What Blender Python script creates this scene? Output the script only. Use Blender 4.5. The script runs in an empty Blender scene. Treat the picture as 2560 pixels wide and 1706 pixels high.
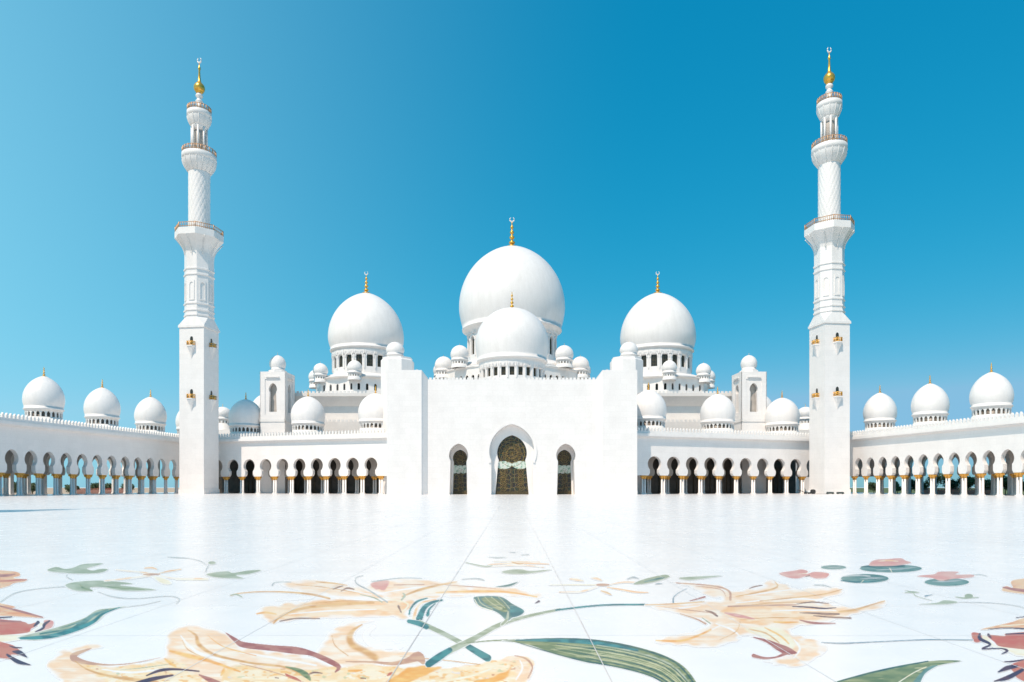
import bpy, math, random
import numpy as np
from mathutils import Vector, Matrix
from mathutils.geometry import tessellate_polygon
R_ = math.radians
random.seed(7)
scene = bpy.context.scene
COL = scene.collection

# ------------------------------------------------------------------ camera
EYE = 1.6
cam_d = bpy.data.cameras.new('camera'); cam = bpy.data.objects.new('camera', cam_d); COL.objects.link(cam)
cam.location = (0, 0, EYE); cam.rotation_euler = (R_(90), 0, 0)
cam_d.lens = 24.0; cam_d.sensor_width = 36.0; cam_d.sensor_fit = 'HORIZONTAL'
cam_d.shift_y = (1218.5 - 853.0) / 2560.0
cam_d.clip_start = 0.1; cam_d.clip_end = 20000
scene.camera = cam

# ------------------------------------------------------------------ light
AZ, EL = R_(32), R_(57)                      # azimuth from behind the camera towards the left, elevation
SUN = Vector((-math.sin(AZ)*math.cos(EL), -math.cos(AZ)*math.cos(EL), math.sin(EL)))
sd = bpy.data.lights.new('sun', 'SUN'); sd.energy = 4.8; sd.angle = R_(0.6); sd.color = (1.0, 0.84, 0.69)
so = bpy.data.objects.new('sun', sd); COL.objects.link(so)
so.rotation_euler = SUN.to_track_quat('Z', 'Y').to_euler(); so.location = (-60, -60, 150)
w = bpy.data.worlds.new('World'); scene.world = w; w.use_nodes = True
nt = w.node_tree; nt.nodes.clear()
sky = nt.nodes.new('ShaderNodeTexSky'); sky.sky_type = 'NISHITA'; sky.sun_disc = False
sky.sun_elevation = EL; sky.sun_rotation = math.atan2(SUN.x, SUN.y) % (2*math.pi)
sky.altitude = 0; sky.air_density = 1.0; sky.dust_density = 0.6; sky.ozone_density = 1.0
# the photo's sky is strongly saturated: one gain and one contrast per channel for the whole sky
sep = nt.nodes.new('ShaderNodeSeparateColor'); com = nt.nodes.new('ShaderNodeCombineColor')
SKYG = ((1/3.6, 2.95, 1.5), (1/3.6, .59, 3.62), (1/3.6, .46, 4.95))      # scale, power, gain
for i_, (a_, p_, g_) in enumerate(SKYG):
    m1 = nt.nodes.new('ShaderNodeMath'); m1.operation = 'MULTIPLY'; m1.inputs[1].default_value = a_
    m2 = nt.nodes.new('ShaderNodeMath'); m2.operation = 'POWER'; m2.inputs[1].default_value = p_
    m3 = nt.nodes.new('ShaderNodeMath'); m3.operation = 'MULTIPLY'; m3.inputs[1].default_value = g_
    mn = nt.nodes.new('ShaderNodeMath'); mn.operation = 'MINIMUM'; mn.inputs[1].default_value = (1.12, 1.5, 2.0)[i_]
    nt.links.new(sep.outputs[i_], m1.inputs[0]); nt.links.new(m1.outputs[0], mn.inputs[0]); nt.links.new(mn.outputs[0], m2.inputs[0]); nt.links.new(m2.outputs[0], m3.inputs[0]); nt.links.new(m3.outputs[0], com.inputs[i_])
bg = nt.nodes.new('ShaderNodeBackground'); bg.inputs[1].default_value = 0.12
wo = nt.nodes.new('ShaderNodeOutputWorld')
nt.links.new(sky.outputs[0], sep.inputs[0]); 
# pale haze that widens towards the sun's side of the sky
tcw = nt.nodes.new('ShaderNodeTexCoord'); dot = nt.nodes.new('ShaderNodeVectorMath'); dot.operation = 'DOT_PRODUCT'; dot.inputs[1].default_value = (-1, 0, 0)
ma = nt.nodes.new('ShaderNodeMath'); ma.operation = 'ADD'; ma.inputs[1].default_value = .2; ma.use_clamp = True
mp_ = nt.nodes.new('ShaderNodeMath'); mp_.operation = 'POWER'; mp_.inputs[1].default_value = 2.0
mm_ = nt.nodes.new('ShaderNodeMath'); mm_.operation = 'MULTIPLY'; mm_.inputs[1].default_value = .80
hz = nt.nodes.new('ShaderNodeMix'); hz.data_type = 'RGBA'; hz.inputs[7].default_value = (3.15, 7.2, 9.0, 1)
nt.links.new(tcw.outputs['Generated'], dot.inputs[0]); nt.links.new(dot.outputs['Value'], ma.inputs[0]); nt.links.new(ma.outputs[0], mp_.inputs[0]); nt.links.new(mp_.outputs[0], mm_.inputs[0])
nt.links.new(mm_.outputs[0], hz.inputs[0]); nt.links.new(com.outputs[0], hz.inputs[6]); nt.links.new(hz.outputs[2], bg.inputs[0])
nt.links.new(bg.outputs[0], wo.inputs[0])
vs = scene.view_settings; vs.view_transform = 'Standard'; vs.look = 'None'; vs.exposure = -0.08; vs.gamma = 1.0; vs.use_curve_mapping = False
scene.render.engine = 'CYCLES'
scene.cycles.max_bounces = 10; scene.cycles.diffuse_bounces = 6

# ------------------------------------------------------------------ picture scale helpers (measurements were taken on the photo at 2353 px width)
FD, CXD, HYD = 1568.7, 1176.5, 1120.0
def PX(x, Z): return (x-CXD)*Z/FD
def PH(y, Z): return (HYD-y)*Z/FD + EYE

# ------------------------------------------------------------------ materials
def newmat(name):
    m = bpy.data.materials.new(name); m.use_nodes = True
    n = m.node_tree; b = n.nodes['Principled BSDF']
    return m, n, b
def tex_noise(n, scale, detail=4, coord='Object', stretch=(1, 1, 1), rough=.55):
    tc = n.nodes.new('ShaderNodeTexCoord'); mp = n.nodes.new('ShaderNodeMapping'); mp.inputs[3].default_value = stretch
    no = n.nodes.new('ShaderNodeTexNoise'); no.inputs['Scale'].default_value = scale; no.inputs['Detail'].default_value = detail
    no.inputs['Roughness'].default_value = rough
    n.links.new(tc.outputs[coord], mp.inputs[0]); n.links.new(mp.outputs[0], no.inputs[0]); return no
def ramp(n, src, stops):
    r = n.nodes.new('ShaderNodeValToRGB'); e = r.color_ramp.elements
    while len(e) < len(stops): e.new(0.5)
    for i, (p, c) in enumerate(stops): e[i].position = p; e[i].color = (*c, 1)
    n.links.new(src, r.inputs[0]); return r
def mixc(n, a, b, fac, mode='MIX'):
    m = n.nodes.new('ShaderNodeMix'); m.data_type = 'RGBA'; m.blend_type = mode
    if isinstance(fac, float): m.inputs[0].default_value = fac
    else: n.links.new(fac, m.inputs[0])
    for s, i in ((a, 6), (b, 7)):
        if isinstance(s, tuple): m.inputs[i].default_value = (*s, 1)
        else: n.links.new(s, m.inputs[i])
    return m
def marble(name, base, vein, rough=.45, courses=True, bump=.15, bh=1.2, bw=2.4, mortar=.018):
    m, n, b = newmat(name)
    no = tex_noise(n, .35, 7, stretch=(1, 1, .6)); c = ramp(n, no.outputs[0], [(.3, vein), (.55, base), (1, base)])
    out = c.outputs[0]
    fine = tex_noise(n, 3.0, 5)
    out = mixc(n, out, ramp(n, fine.outputs[0], [(.3, (.93, .93, .93)), (.7, (1, 1, 1))]).outputs[0], .7, 'MULTIPLY').outputs[2]
    if name == 'dome_marble':
        sk = tex_noise(n, 1.1, 5, stretch=(1, 1, .12)); out = mixc(n, out, ramp(n, sk.outputs[0], [(.35, (.945, .945, .94)), (.6, (1, 1, 1))]).outputs[0], .8, 'MULTIPLY').outputs[2]
    if courses:                                   # cut stone panels: x+y along the wall, z up
        tc = n.nodes.new('ShaderNodeTexCoord'); sp = n.nodes.new('ShaderNodeSeparateXYZ'); ad = n.nodes.new('ShaderNodeMath')
        cb = n.nodes.new('ShaderNodeCombineXYZ'); br = n.nodes.new('ShaderNodeTexBrick')
        n.links.new(tc.outputs['Object'], sp.inputs[0]); n.links.new(sp.outputs[0], ad.inputs[0]); n.links.new(sp.outputs[1], ad.inputs[1])
        n.links.new(ad.outputs[0], cb.inputs[0]); n.links.new(sp.outputs[2], cb.inputs[1]); n.links.new(cb.outputs[0], br.inputs[0])
        br.inputs['Scale'].default_value = 1; br.inputs['Brick Width'].default_value = bw; br.inputs['Row Height'].default_value = bh
        br.inputs['Mortar Size'].default_value = mortar; br.inputs['Color1'].default_value = (1, 1, 1, 1)
        br.inputs['Color2'].default_value = (.955, .955, .955, 1); br.inputs['Mortar'].default_value = (.87, .865, .86, 1)
        br.inputs['Mortar Smooth'].default_value = .3
        out = mixc(n, out, br.outputs[0], .8, 'MULTIPLY').outputs[2]
    n.links.new(out, b.inputs['Base Color']); b.inputs['Roughness'].default_value = rough
    bp = n.nodes.new('ShaderNodeBump'); bp.inputs['Strength'].default_value = bump; bp.inputs['Distance'].default_value = .02
    n.links.new(fine.outputs[0], bp.inputs['Height']); n.links.new(bp.outputs[0], b.inputs['Normal'])
    return m
def plain(name, c1, c2=None, rough=.5, metal=0., scale=2., stretch=(1, 1, 1)):
    m, n, b = newmat(name)
    no = tex_noise(n, scale, 5, stretch=stretch); r = ramp(n, no.outputs[0], [(.35, c1), (.68, c2 or tuple(x*.8 for x in c1))])
    n.links.new(r.outputs[0], b.inputs['Base Color']); b.inputs['Roughness'].default_value = rough; b.inputs['Metallic'].default_value = metal
    return m

M = {}
M['wall'] = marble('white_marble', (.83, .80, .78), (.79, .76, .74))
M['smooth'] = marble('dome_marble', (.83, .80, .78), (.79, .76, .74), rough=.38, courses=False)
M['ring'] = marble('moulding_marble', (.80, .78, .76), (.74, .72, .70), rough=.5, courses=False)
M['warm'] = marble('warm_marble', (.79, .76, .73), (.75, .71, .68), rough=.55)
M['gold'] = plain('gold_leaf', (.85, .50, .10), (.70, .36, .06), rough=.32, metal=.75, scale=8)
M['capital'] = plain('palm_gold', (.85, .48, .10), (.50, .24, .05), rough=.45, metal=.35, scale=7, stretch=(1, 1, .3))
M['rail'] = plain('bronze_railing', (.62, .40, .24), (.42, .24, .13), rough=.5, metal=.4, scale=5)
M['glass'] = plain('window_glass', (.045, .045, .035), (.02, .022, .02), rough=.25, scale=1.5)
M['drumglass'] = plain('drum_window_glass', (.13, .10, .075), (.07, .055, .045), rough=.4, scale=1.5)
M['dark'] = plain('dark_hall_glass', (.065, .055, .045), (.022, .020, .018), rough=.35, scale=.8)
M['bronze'] = plain('window_lattice', (.12, .09, .04), (.05, .04, .02), rough=.5, metal=.3, scale=6)
M['inner'] = marble('shade_toned_marble', (.40, .375, .35), (.34, .31, .29), rough=.6)  # marble of the inner arches, arcade shade put into its darker colour
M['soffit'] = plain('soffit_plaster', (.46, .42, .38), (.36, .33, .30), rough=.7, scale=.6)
M['black'] = plain('black_rubber', (.02, .02, .022), (.035, .035, .035), rough=.6, scale=9)
M['unit'] = plain('dark_green_metal', (.04, .06, .055), (.02, .03, .03), rough=.5, scale=6)
M['leaf'] = plain('shrub_leaves', (.055, .11, .03), (.10, .14, .04), rough=.6, scale=1.5)
M['leaf2'] = plain('dark_leaves', (.03, .07, .03), (.06, .09, .03), rough=.6, scale=1.5)
M['bark'] = plain('bark', (.16, .11, .07), (.09, .06, .04), rough=.8, scale=6)
M['kerb'] = plain('pink_stone', (.62, .30, .26), (.60, .42, .34), rough=.7, scale=3)
M['lawn'] = plain('lawn_grass', (.07, .11, .03), (.12, .13, .05), rough=.9, scale=.5)
M['sand'] = plain('pale_sand', (.42, .30, .20), (.50, .38, .28), rough=.9, scale=.05)
M['petal'] = plain('pink_petals', (.62, .10, .14), (.70, .25, .20), rough=.6, scale=6)

def floor_mat():
    m, n, b = newmat('courtyard_marble')
    no = tex_noise(n, .16, 8, rough=.62); c = ramp(n, no.outputs[0], [(.32, (.80, .755, .735)), (.5, (.835, .79, .77)), (1, (.84, .795, .775))])
    f = tex_noise(n, 1.4, 5); out = mixc(n, c.outputs[0], ramp(n, f.outputs[0], [(.3, (.965, .965, .97)), (.7, (1, 1, 1))]).outputs[0], .8, 'MULTIPLY').outputs[2]
    tc = n.nodes.new('ShaderNodeTexCoord'); br = n.nodes.new('ShaderNodeTexBrick'); n.links.new(tc.outputs['Object'], br.inputs[0])
    br.offset = 0; br.inputs['Scale'].default_value = 1; br.inputs['Brick Width'].default_value = 1.84; br.inputs['Row Height'].default_value = 1.84
    br.inputs['Mortar Size'].default_value = 0; br.inputs['Color1'].default_value = (1, 1, 1, 1); br.inputs['Color2'].default_value = (.972, .972, .976, 1)
    out = mixc(n, out, br.outputs[0], 1.0, 'MULTIPLY').outputs[2]
    n.links.new(out, b.inputs['Base Color'])
    r = n.nodes.new('ShaderNodeMapRange'); r.inputs[3].default_value = .20; r.inputs[4].default_value = .32
    n.links.new(f.outputs[0], r.inputs[0]); n.links.new(r.outputs[0], b.inputs['Roughness'])
    b.inputs['Specular IOR Level'].default_value = .26
    return m
M['floor'] = floor_mat()
def door_mat():
    m, n, b = newmat('floral_glass')
    tc = n.nodes.new('ShaderNodeTexCoord'); vo = n.nodes.new('ShaderNodeTexVoronoi'); vo.feature = 'DISTANCE_TO_EDGE'; vo.inputs['Scale'].default_value = 1.0; vo.inputs['Randomness'].default_value = .6
    nz = n.nodes.new('ShaderNodeTexNoise'); nz.inputs['Scale'].default_value = 1.3
    mx = n.nodes.new('ShaderNodeVectorMath'); mx.operation = 'MULTIPLY_ADD'; mx.inputs[1].default_value = (.5, .5, .5)
    n.links.new(tc.outputs['Object'], nz.inputs[0]); n.links.new(nz.outputs[1], mx.inputs[0]); n.links.new(tc.outputs['Object'], mx.inputs[2])
    n.links.new(mx.outputs[0], vo.inputs[0])
    base = ramp(n, nz.outputs[0], [(.38, (.010, .028, .020)), (.5, (.035, .026, .014)), (.62, (.018, .016, .022))])
    ln = ramp(n, vo.outputs[0], [(0, (.8, .8, .8)), (.03, (.35, .35, .35)), (.06, (0, 0, 0))])
    out = mixc(n, base.outputs[0], (.34, .26, .09), ln.outputs[0])
    n.links.new(out.outputs[2], b.inputs['Base Color']); b.inputs['Roughness'].default_value = .4
    return m
M['door'] = door_mat()
def frieze_mat():
    m, n, b = newmat('pale_green_glass')
    no = tex_noise(n, 1.6, 3); r = ramp(n, no.outputs[0], [(.38, (.24, .38, .30)), (.5, (.58, .66, .58)), (.7, (.62, .60, .58))])
    n.links.new(r.outputs[0], b.inputs['Base Color']); b.inputs['Roughness'].default_value = .35
    return m
M['frieze'] = frieze_mat()
M['lattice'] = plain('gilt_lattice', (.30, .21, .07), (.16, .11, .04), rough=.45, metal=.2, scale=4)

# ------------------------------------------------------------------ mesh builder
class MB:
    def __init__(s): s.v = []; s.f = []; s.m = []; s.sm = []
    def add(s, vs_, fs_, mi=0, smooth=False):
        o = len(s.v); s.v += [tuple(p) for p in vs_]
        for f in fs_: s.f.append([i+o for i in f]); s.m.append(mi); s.sm.append(smooth)
    def box(s, x0, x1, y0, y1, z0, z1, mi=0, M4=None):
        p = [(x0,y0,z0),(x1,y0,z0),(x1,y1,z0),(x0,y1,z0),(x0,y0,z1),(x1,y0,z1),(x1,y1,z1),(x0,y1,z1)]
        if M4: p = [M4 @ Vector(q) for q in p]
        s.add(p, [(0,3,2,1),(4,5,6,7),(0,1,5,4),(1,2,6,5),(2,3,7,6),(3,0,4,7)], mi)
    def lathe(s, prof, n=32, c=(0, 0), mi=0, smooth=True, a0=0., cap=True):
        P = []
        for r, z in prof:
            for k in range(n):
                a = a0 + 2*math.pi*k/n; P.append((c[0]+r*math.cos(a), c[1]+r*math.sin(a), z))
        F = []
        for i in range(len(prof)-1):
            for k in range(n):
                k2 = (k+1) % n; F.append((i*n+k, i*n+k2, (i+1)*n+k2, (i+1)*n+k))
        if cap:
            F.append(tuple(range(n-1, -1, -1))); F.append(tuple((len(prof)-1)*n+k for k in range(n)))
        s.add(P, F, mi, smooth)
    def cyl(s, x, y, z0, z1, r, n=12, mi=0, r2=None, smooth=True): s.lathe([(r, z0), (r if r2 is None else r2, z1)], n, (x, y), mi, smooth)
    def tube(s, pts, r, n=6, mi=0):
        P = []; F = []
        for i, p in enumerate(pts):
            p = Vector(p); d = (Vector(pts[min(i+1, len(pts)-1)])-Vector(pts[max(i-1, 0)])).normalized()
            u = d.cross(Vector((0, 0, 1)));  u = u.normalized() if u.length > .01 else Vector((1, 0, 0)); v = d.cross(u)
            rr = r[i] if isinstance(r, (list, tuple)) else r
            for k in range(n): P.append(p + (u*math.cos(2*math.pi*k/n)+v*math.sin(2*math.pi*k/n))*rr)
        for i in range(len(pts)-1):
            for k in range(n): k2 = (k+1) % n; F.append((i*n+k, i*n+k2, (i+1)*n+k2, (i+1)*n+k))
        F.append(tuple(range(n-1, -1, -1))); F.append(tuple((len(pts)-1)*n+k for k in range(n)))
        s.add(P, F, mi, True)
    def holed(s, outline, holes, O, U, N, t, mi=0, back=True):
        """flat panel: outline and holes are (u, z) loops; O origin, U unit along, N unit into the wall, t thickness"""
        O = Vector(O); U = Vector(U); N = Vector(N); Zv = Vector((0, 0, 1))
        loops = [outline]+holes; allp = [p for l in loops for p in l]
        tris = tessellate_polygon([[Vector((p[0], p[1], 0)) for p in l] for l in loops])
        fr = [O+U*p[0]+Zv*p[1] for p in allp]; bk = [q+N*t for q in fr]; n = len(allp)
        nrm = U.cross(Zv); flip = nrm.dot(N) > 0
        F = []
        for a, b, c in tris:
            pa, pb, pc = allp[a], allp[b], allp[c]
            ccw = (pb[0]-pa[0])*(pc[1]-pa[1])-(pb[1]-pa[1])*(pc[0]-pa[0]) > 0
            if ccw == flip: F.append((a, c, b)); 
            else: F.append((a, b, c))
            if back:
                g = F[-1]; F.append((g[2]+n, g[1]+n, g[0]+n))
        o = 0
        for l in loops:
            for i in range(len(l)):
                j = (i+1) % len(l); F.append((o+i, o+i+n, o+j+n, o+j))
            o += len(l)
        s.add(fr+bk, F, mi)
    def build(s, name, mats, parent=None, loc=(0, 0, 0), rotz=0.):
        me = bpy.data.meshes.new(name); me.from_pydata(s.v, [], s.f)
        for mm in (mats if isinstance(mats, (list, tuple)) else [mats]): me.materials.append(M[mm] if isinstance(mm, str) else mm)
        me.polygons.foreach_set('material_index', s.m); me.polygons.foreach_set('use_smooth', s.sm); me.update()
        import bmesh
        bm = bmesh.new(); bm.from_mesh(me); bmesh.ops.recalc_face_normals(bm, faces=bm.faces); bm.to_mesh(me); bm.free()
        o = bpy.data.objects.new(name, me); COL.objects.link(o); o.location = loc; o.rotation_euler = (0, 0, rotz); o.parent = parent
        return o
def inst(name, me, parent, loc=(0, 0, 0), rotz=0., sc=1.):
    o = bpy.data.objects.new(name, me); COL.objects.link(o); o.parent = parent; o.location = loc; o.rotation_euler = (0, 0, rotz); o.scale = (sc,)*3
    return o
def copy_tree(o, parent=None, **kw):
    c = o.copy(); COL.objects.link(c); c.parent = parent
    for ch in list(o.children): copy_tree(ch, c)
    return c
def thing(name, label, cat, loc=(0, 0, 0), rotz=0., group=None):
    o = bpy.data.objects.new(name, None); COL.objects.link(o); o.location = loc; o.rotation_euler = (0, 0, rotz)
    o['label'] = label; o['category'] = cat
    if group: o['group'] = group
    return o

# ------------------------------------------------------------------ the floor
g = MB(); gl = [-4000, -1200, -400, -150, -75, -40, -20, -10, 0, 10, 20, 40, 75, 150, 400, 1200, 4000]; ng = len(gl)      # small faces near the camera keep the ray tracing exact
g.add([(x, y, 0) for y in gl for x in gl], [(j*ng+i, j*ng+i+1, (j+1)*ng+i+1, (j+1)*ng+i) for j in range(ng-1) for i in range(ng-1)])
ground = g.build('ground', 'floor'); ground['kind'] = 'structure'

# inlaid flowers: outlines measured on the photo (2560 px wide), laid out at full size on the floor
FS = 1706.7
def onfloor(px, py, z=0.):
    Z = FS*EYE/(py-1218.5); return ((px-1280)*Z/FS, Z, z)
def cat(pts, closed, sub=4):
    n = len(pts); out = []
    rng = range(n) if closed else range(n-1)
    for i in rng:
        if closed: p0, p1, p2, p3 = pts[i-1], pts[i], pts[(i+1) % n], pts[(i+2) % n]
        else: p0, p1, p2, p3 = pts[max(i-1, 0)], pts[i], pts[i+1], pts[min(i+2, n-1)]
        for k in range(sub):
            t = k/sub
            out.append(tuple(.5*((2*b)+(-a+c)*t+(2*a-5*b+4*c-d)*t*t+(-a+3*b-3*c+d)*t**3) for a, b, c, d in zip(p0, p1, p2, p3)))
    if not closed: out.append(tuple(pts[-1]))
    return out
INK = {}
def ink(name, c1, c2, scale=3.0, c3=None): INK[name] = (np.array(c1), np.array(c2), None if c3 is None else np.array(c3))
ink('pale', (.82, .56, .36), (.83, .73, .62), 2.5); ink('peach', (.80, .46, .22), (.83, .66, .48), 4)
ink('speck', (.82, .56, .28), (.82, .70, .52), 5, (.78, .42, .12)); ink('tan', (.58, .28, .07), (.70, .42, .16), 5)
ink('orange', (.76, .33, .05), (.80, .48, .15), 6); ink('rosetan', (.50, .26, .17), (.60, .36, .22), 6)
ink('maroon', (.34, .10, .08), (.42, .17, .13), 8); ink('brown', (.22, .11, .08), (.33, .18, .12), 8)
ink('plum', (.045, .015, .05), (.09, .03, .05), 8); ink('rose', (.62, .26, .22), (.66, .38, .32), 7)
ink('red', (.50, .10, .06), (.52, .18, .11), 6); ink('coral', (.68, .28, .12), (.74, .48, .28), 6)
ink('teal', (.02, .12, .13), (.05, .22, .22), 8); ink('pad', (.06, .15, .13), (.16, .26, .23), 7)
ink('sage', (.30, .33, .21), (.42, .44, .33), 7); ink('green', (.12, .17, .07), (.24, .27, .12), 9, (.34, .34, .17))
ink('deep', (.03, .09, .09), (.08, .14, .09), 9); ink('stripe', (.52, .50, .30), (.40, .40, .22), 9)
ink('grey', (.34, .36, .36), (.45, .46, .44), 8); ink('blue', (.14, .22, .28), (.24, .30, .33), 8); ink('cream', (.80, .68, .48), (.80, .74, .60), 6)
ink('white', (.825, .78, .76), (.82, .76, .72))
def stone_mat():
    m, n, b = newmat('inlaid_stone'); at_ = n.nodes.new('ShaderNodeAttribute'); at_.attribute_name = 'stone'
    gr = tex_noise(n, 9, 6, rough=.7); out = mixc(n, at_.outputs['Color'], ramp(n, gr.outputs[0], [(.3, (.93, .93, .93)), (.6, (1, 1, 1))]).outputs[0], .8, 'MULTIPLY')
    n.links.new(out.outputs[2], b.inputs['Base Color']); b.inputs['Roughness'].default_value = .32; b.inputs['Specular IOR Level'].default_value = .22
    return m
M['stone'] = stone_mat()
FLOORC = np.array((.825, .78, .76))
def P(c, *pts): return ('P', c, list(pts))
def S(c, wd, *pts): return ('S', c, wd, list(pts))
def E(c, x, y, rx, ry): return ('P', c, [(x+rx*math.cos(a*math.pi/8), y+ry*math.sin(a*math.pi/8)) for a in range(16)])
NI = [0]
rng = np.random.default_rng(5)
_lat = rng.random((64, 64))
def vnoise(X, Y, sx, sy, seed=0):
    """smooth value noise over the photo-pixel plane"""
    x, y = X/sx+seed*7.3, Y/sy+seed*3.1; xi, yi = np.floor(x).astype(int), np.floor(y).astype(int); fx, fy = x-xi, y-yi; fx = fx*fx*(3-2*fx); fy = fy*fy*(3-2*fy)
    g = lambda i, j: _lat[j % 64, i % 64]
    return (g(xi, yi)*(1-fx)+g(xi+1, yi)*fx)*(1-fy)+(g(xi, yi+1)*(1-fx)+g(xi+1, yi+1)*fx)*fy
def sstep(a, b, x): t = np.clip((x-a)/(b-a), 0, 1); return t*t*(3-2*t)
FEATH = {'pale': 13, 'peach': 11, 'speck': 9, 'cream': 5, 'orange': 6, 'rose': 2.5, 'sage': 1.8, 'coral': 2.5}
def inlay(name, label, shapes):
    NI[0] += 1; z = .0012+.00007*NI[0]; allp = []
    for sh in shapes: allp += (sh[2] if sh[0] == 'P' else sh[3])
    ax = np.array(allp); x0, x1 = ax[:, 0].min()-14, ax[:, 0].max()+14; y0, y1 = ax[:, 1].min()-8, min(ax[:, 1].max()+8, 1722)
    big_ = (x1-x0)*(y1-y0) > 60000; gx = np.arange(x0, x1+2, 2.0 if big_ else 1.6); gy = np.arange(y0, y1+1, 1.1 if big_ else .8)
    X, Y = np.meshgrid(gx, gy); C3 = np.tile(FLOORC, X.shape+(1,)).astype(float); AA = np.zeros_like(X)
    for k, sh in enumerate(shapes):
        c1, c2, c3 = INK[sh[1]]; soft = sh[1] in ('pale', 'peach', 'speck', 'cream', 'orange')
        if sh[0] == 'P':
            A_ = np.array(cat(sh[2], True, 4)); B_ = np.roll(A_, -1, 0); ds = np.full(X.shape, 1e9); ins = np.zeros(X.shape, bool)
            for (px0, py0), (px1, py1) in zip(A_, B_):
                ex, ey = (px1-px0)*.55, py1-py0; qx, qy = (X-px0)*.55, Y-py0; t = np.clip((qx*ex+qy*ey)/max(ex*ex+ey*ey, 1e-9), 0, 1)
                ds = np.minimum(ds, np.hypot(qx-t*ex, qy-t*ey))
                if py0 != py1: ins ^= ((py0 > Y) != (py1 > Y)) & (X < (px1-px0)*(Y-py0)/(py1-py0)+px0)
            sd_ = np.where(ins, ds, -ds); fe = FEATH.get(sh[1], 1.)
            wob = (vnoise(X, Y, 22, 9, k)-.5)*fe*.9 if soft else 0
            al = sstep(-.4, fe*.75, sd_+wob*(ds < fe*2)) if soft else sstep(-.7, .9, sd_)
            al = np.where(sd_ < -.6, 0, al)
            nn = .6*vnoise(X, Y, 60, 9, k+1)+.4*vnoise(X, Y, 16, 4, k+2); nn = sstep(.25, .75, nn)
            if soft: nn = np.clip(nn*.8+.5*np.clip(1-ds/(fe*1.8), 0, 1)*(.4+vnoise(X, Y, 90, 30, k+5)), 0, 1)     # petals turn paler inside, warmer at the rim
            col = c2*(1-nn[..., None])+c1*nn[..., None]
            if c3 is not None:
                if sh[1] == 'speck':
                    for th, cc, sd2 in ((.70, c3, 11), (.80, np.array((.66, .60, .66)), 17), (.82, np.array((.50, .50, .30)), 23), (.86, np.array((.52, .20, .10)), 29), (.74, np.array((.82, .74, .62)), 31)):
                        q = sstep(th-.06, th+.04, .55*vnoise(X, Y, 26, 8, sd2)+.45*vnoise(X, Y, 9, 3.2, sd2+1)); col = col*(1-q[..., None]*.8)+cc*q[..., None]*.8
                else:
                    q = sstep(.6, .75, vnoise(X, Y, 34, 3.2, k+4)); col = col*(1-q[..., None])+c3*q[..., None]
            if sh[1] in ('pale', 'peach'):          # fine veins running along the petals
                q = sstep(.70, .85, vnoise(X, Y, 70, 2.6, k+9))*.35; col = col*(1-q[..., None])+np.array((.74, .46, .26))*q[..., None]
        else:
            wd, pts = sh[2], sh[3]
            if not isinstance(wd, (list, tuple)): wd = [wd]*len(pts)
            while len(wd) < len(pts): wd = list(wd)+[wd[-1]]
            q = cat([(p[0], p[1], wd[i]) for i, p in enumerate(pts)], False, 4); al = np.zeros_like(X); aa = None
            for (ax0, ay0, w0), (bx0, by0, w1) in zip(q[:-1], q[1:]):
                ex, ey = bx0-ax0, by0-ay0; t = np.clip(((X-ax0)*ex+(Y-ay0)*ey)/max(ex*ex+ey*ey, 1e-9), 0, 1); d = np.hypot(X-ax0-t*ex, Y-ay0-t*ey)
                h = np.maximum(w0+(w1-w0)*t, 1.)/2*(1.25 if sh[1] in ('tan', 'orange', 'rosetan', 'maroon') else 1.); ed = h*.75 if sh[1] in ('tan', 'orange', 'pale', 'peach', 'cream', 'white') else np.minimum(h*.5, 1.1)
                al = np.maximum(al, sstep(0, 1, (h+.35-d)/np.maximum(ed, .8)))
            nn = sstep(.3, .7, vnoise(X, Y, 18, 5, k)); col = c2*(1-nn[..., None])+c1*nn[..., None]
            if sh[1] in ('tan', 'orange'): al = al*(.8+.2*vnoise(X, Y, 30, 12, k+3))
        C3 = C3*(1-al[..., None])+col*al[..., None]; AA = np.maximum(AA, al)
    m_ = AA > .015; cell = m_[:-1, :-1] | m_[1:, :-1] | m_[:-1, 1:] | m_[1:, 1:]
    jj, ii = np.nonzero(cell); nx = len(gx); q4 = np.stack([jj*nx+ii, (jj+1)*nx+ii, (jj+1)*nx+ii+1, jj*nx+ii+1], 1)
    used, inv = np.unique(q4.ravel(), return_inverse=True); Xf, Yf, Cf = X.ravel()[used], Y.ravel()[used], C3.reshape(-1, 3)[used]
    Zd = FS*EYE/(Yf-1218.5); V = np.stack([(Xf-1280)*Zd/FS, Zd, np.full(len(Zd), z)], 1)
    me = bpy.data.meshes.new(name); me.from_pydata(V.tolist(), [], inv.reshape(-1, 4).tolist()); me.materials.append(M['stone'])
    at_ = me.color_attributes.new('stone', 'FLOAT_COLOR', 'POINT'); at_.data.foreach_set('color', np.concatenate([Cf, np.ones((len(Cf), 1))], 1).ravel().astype(np.float32))
    me.update(); o = bpy.data.objects.new(name, me); COL.objects.link(o); o.parent = ground
    if label: o['label'] = label
    return o
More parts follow.
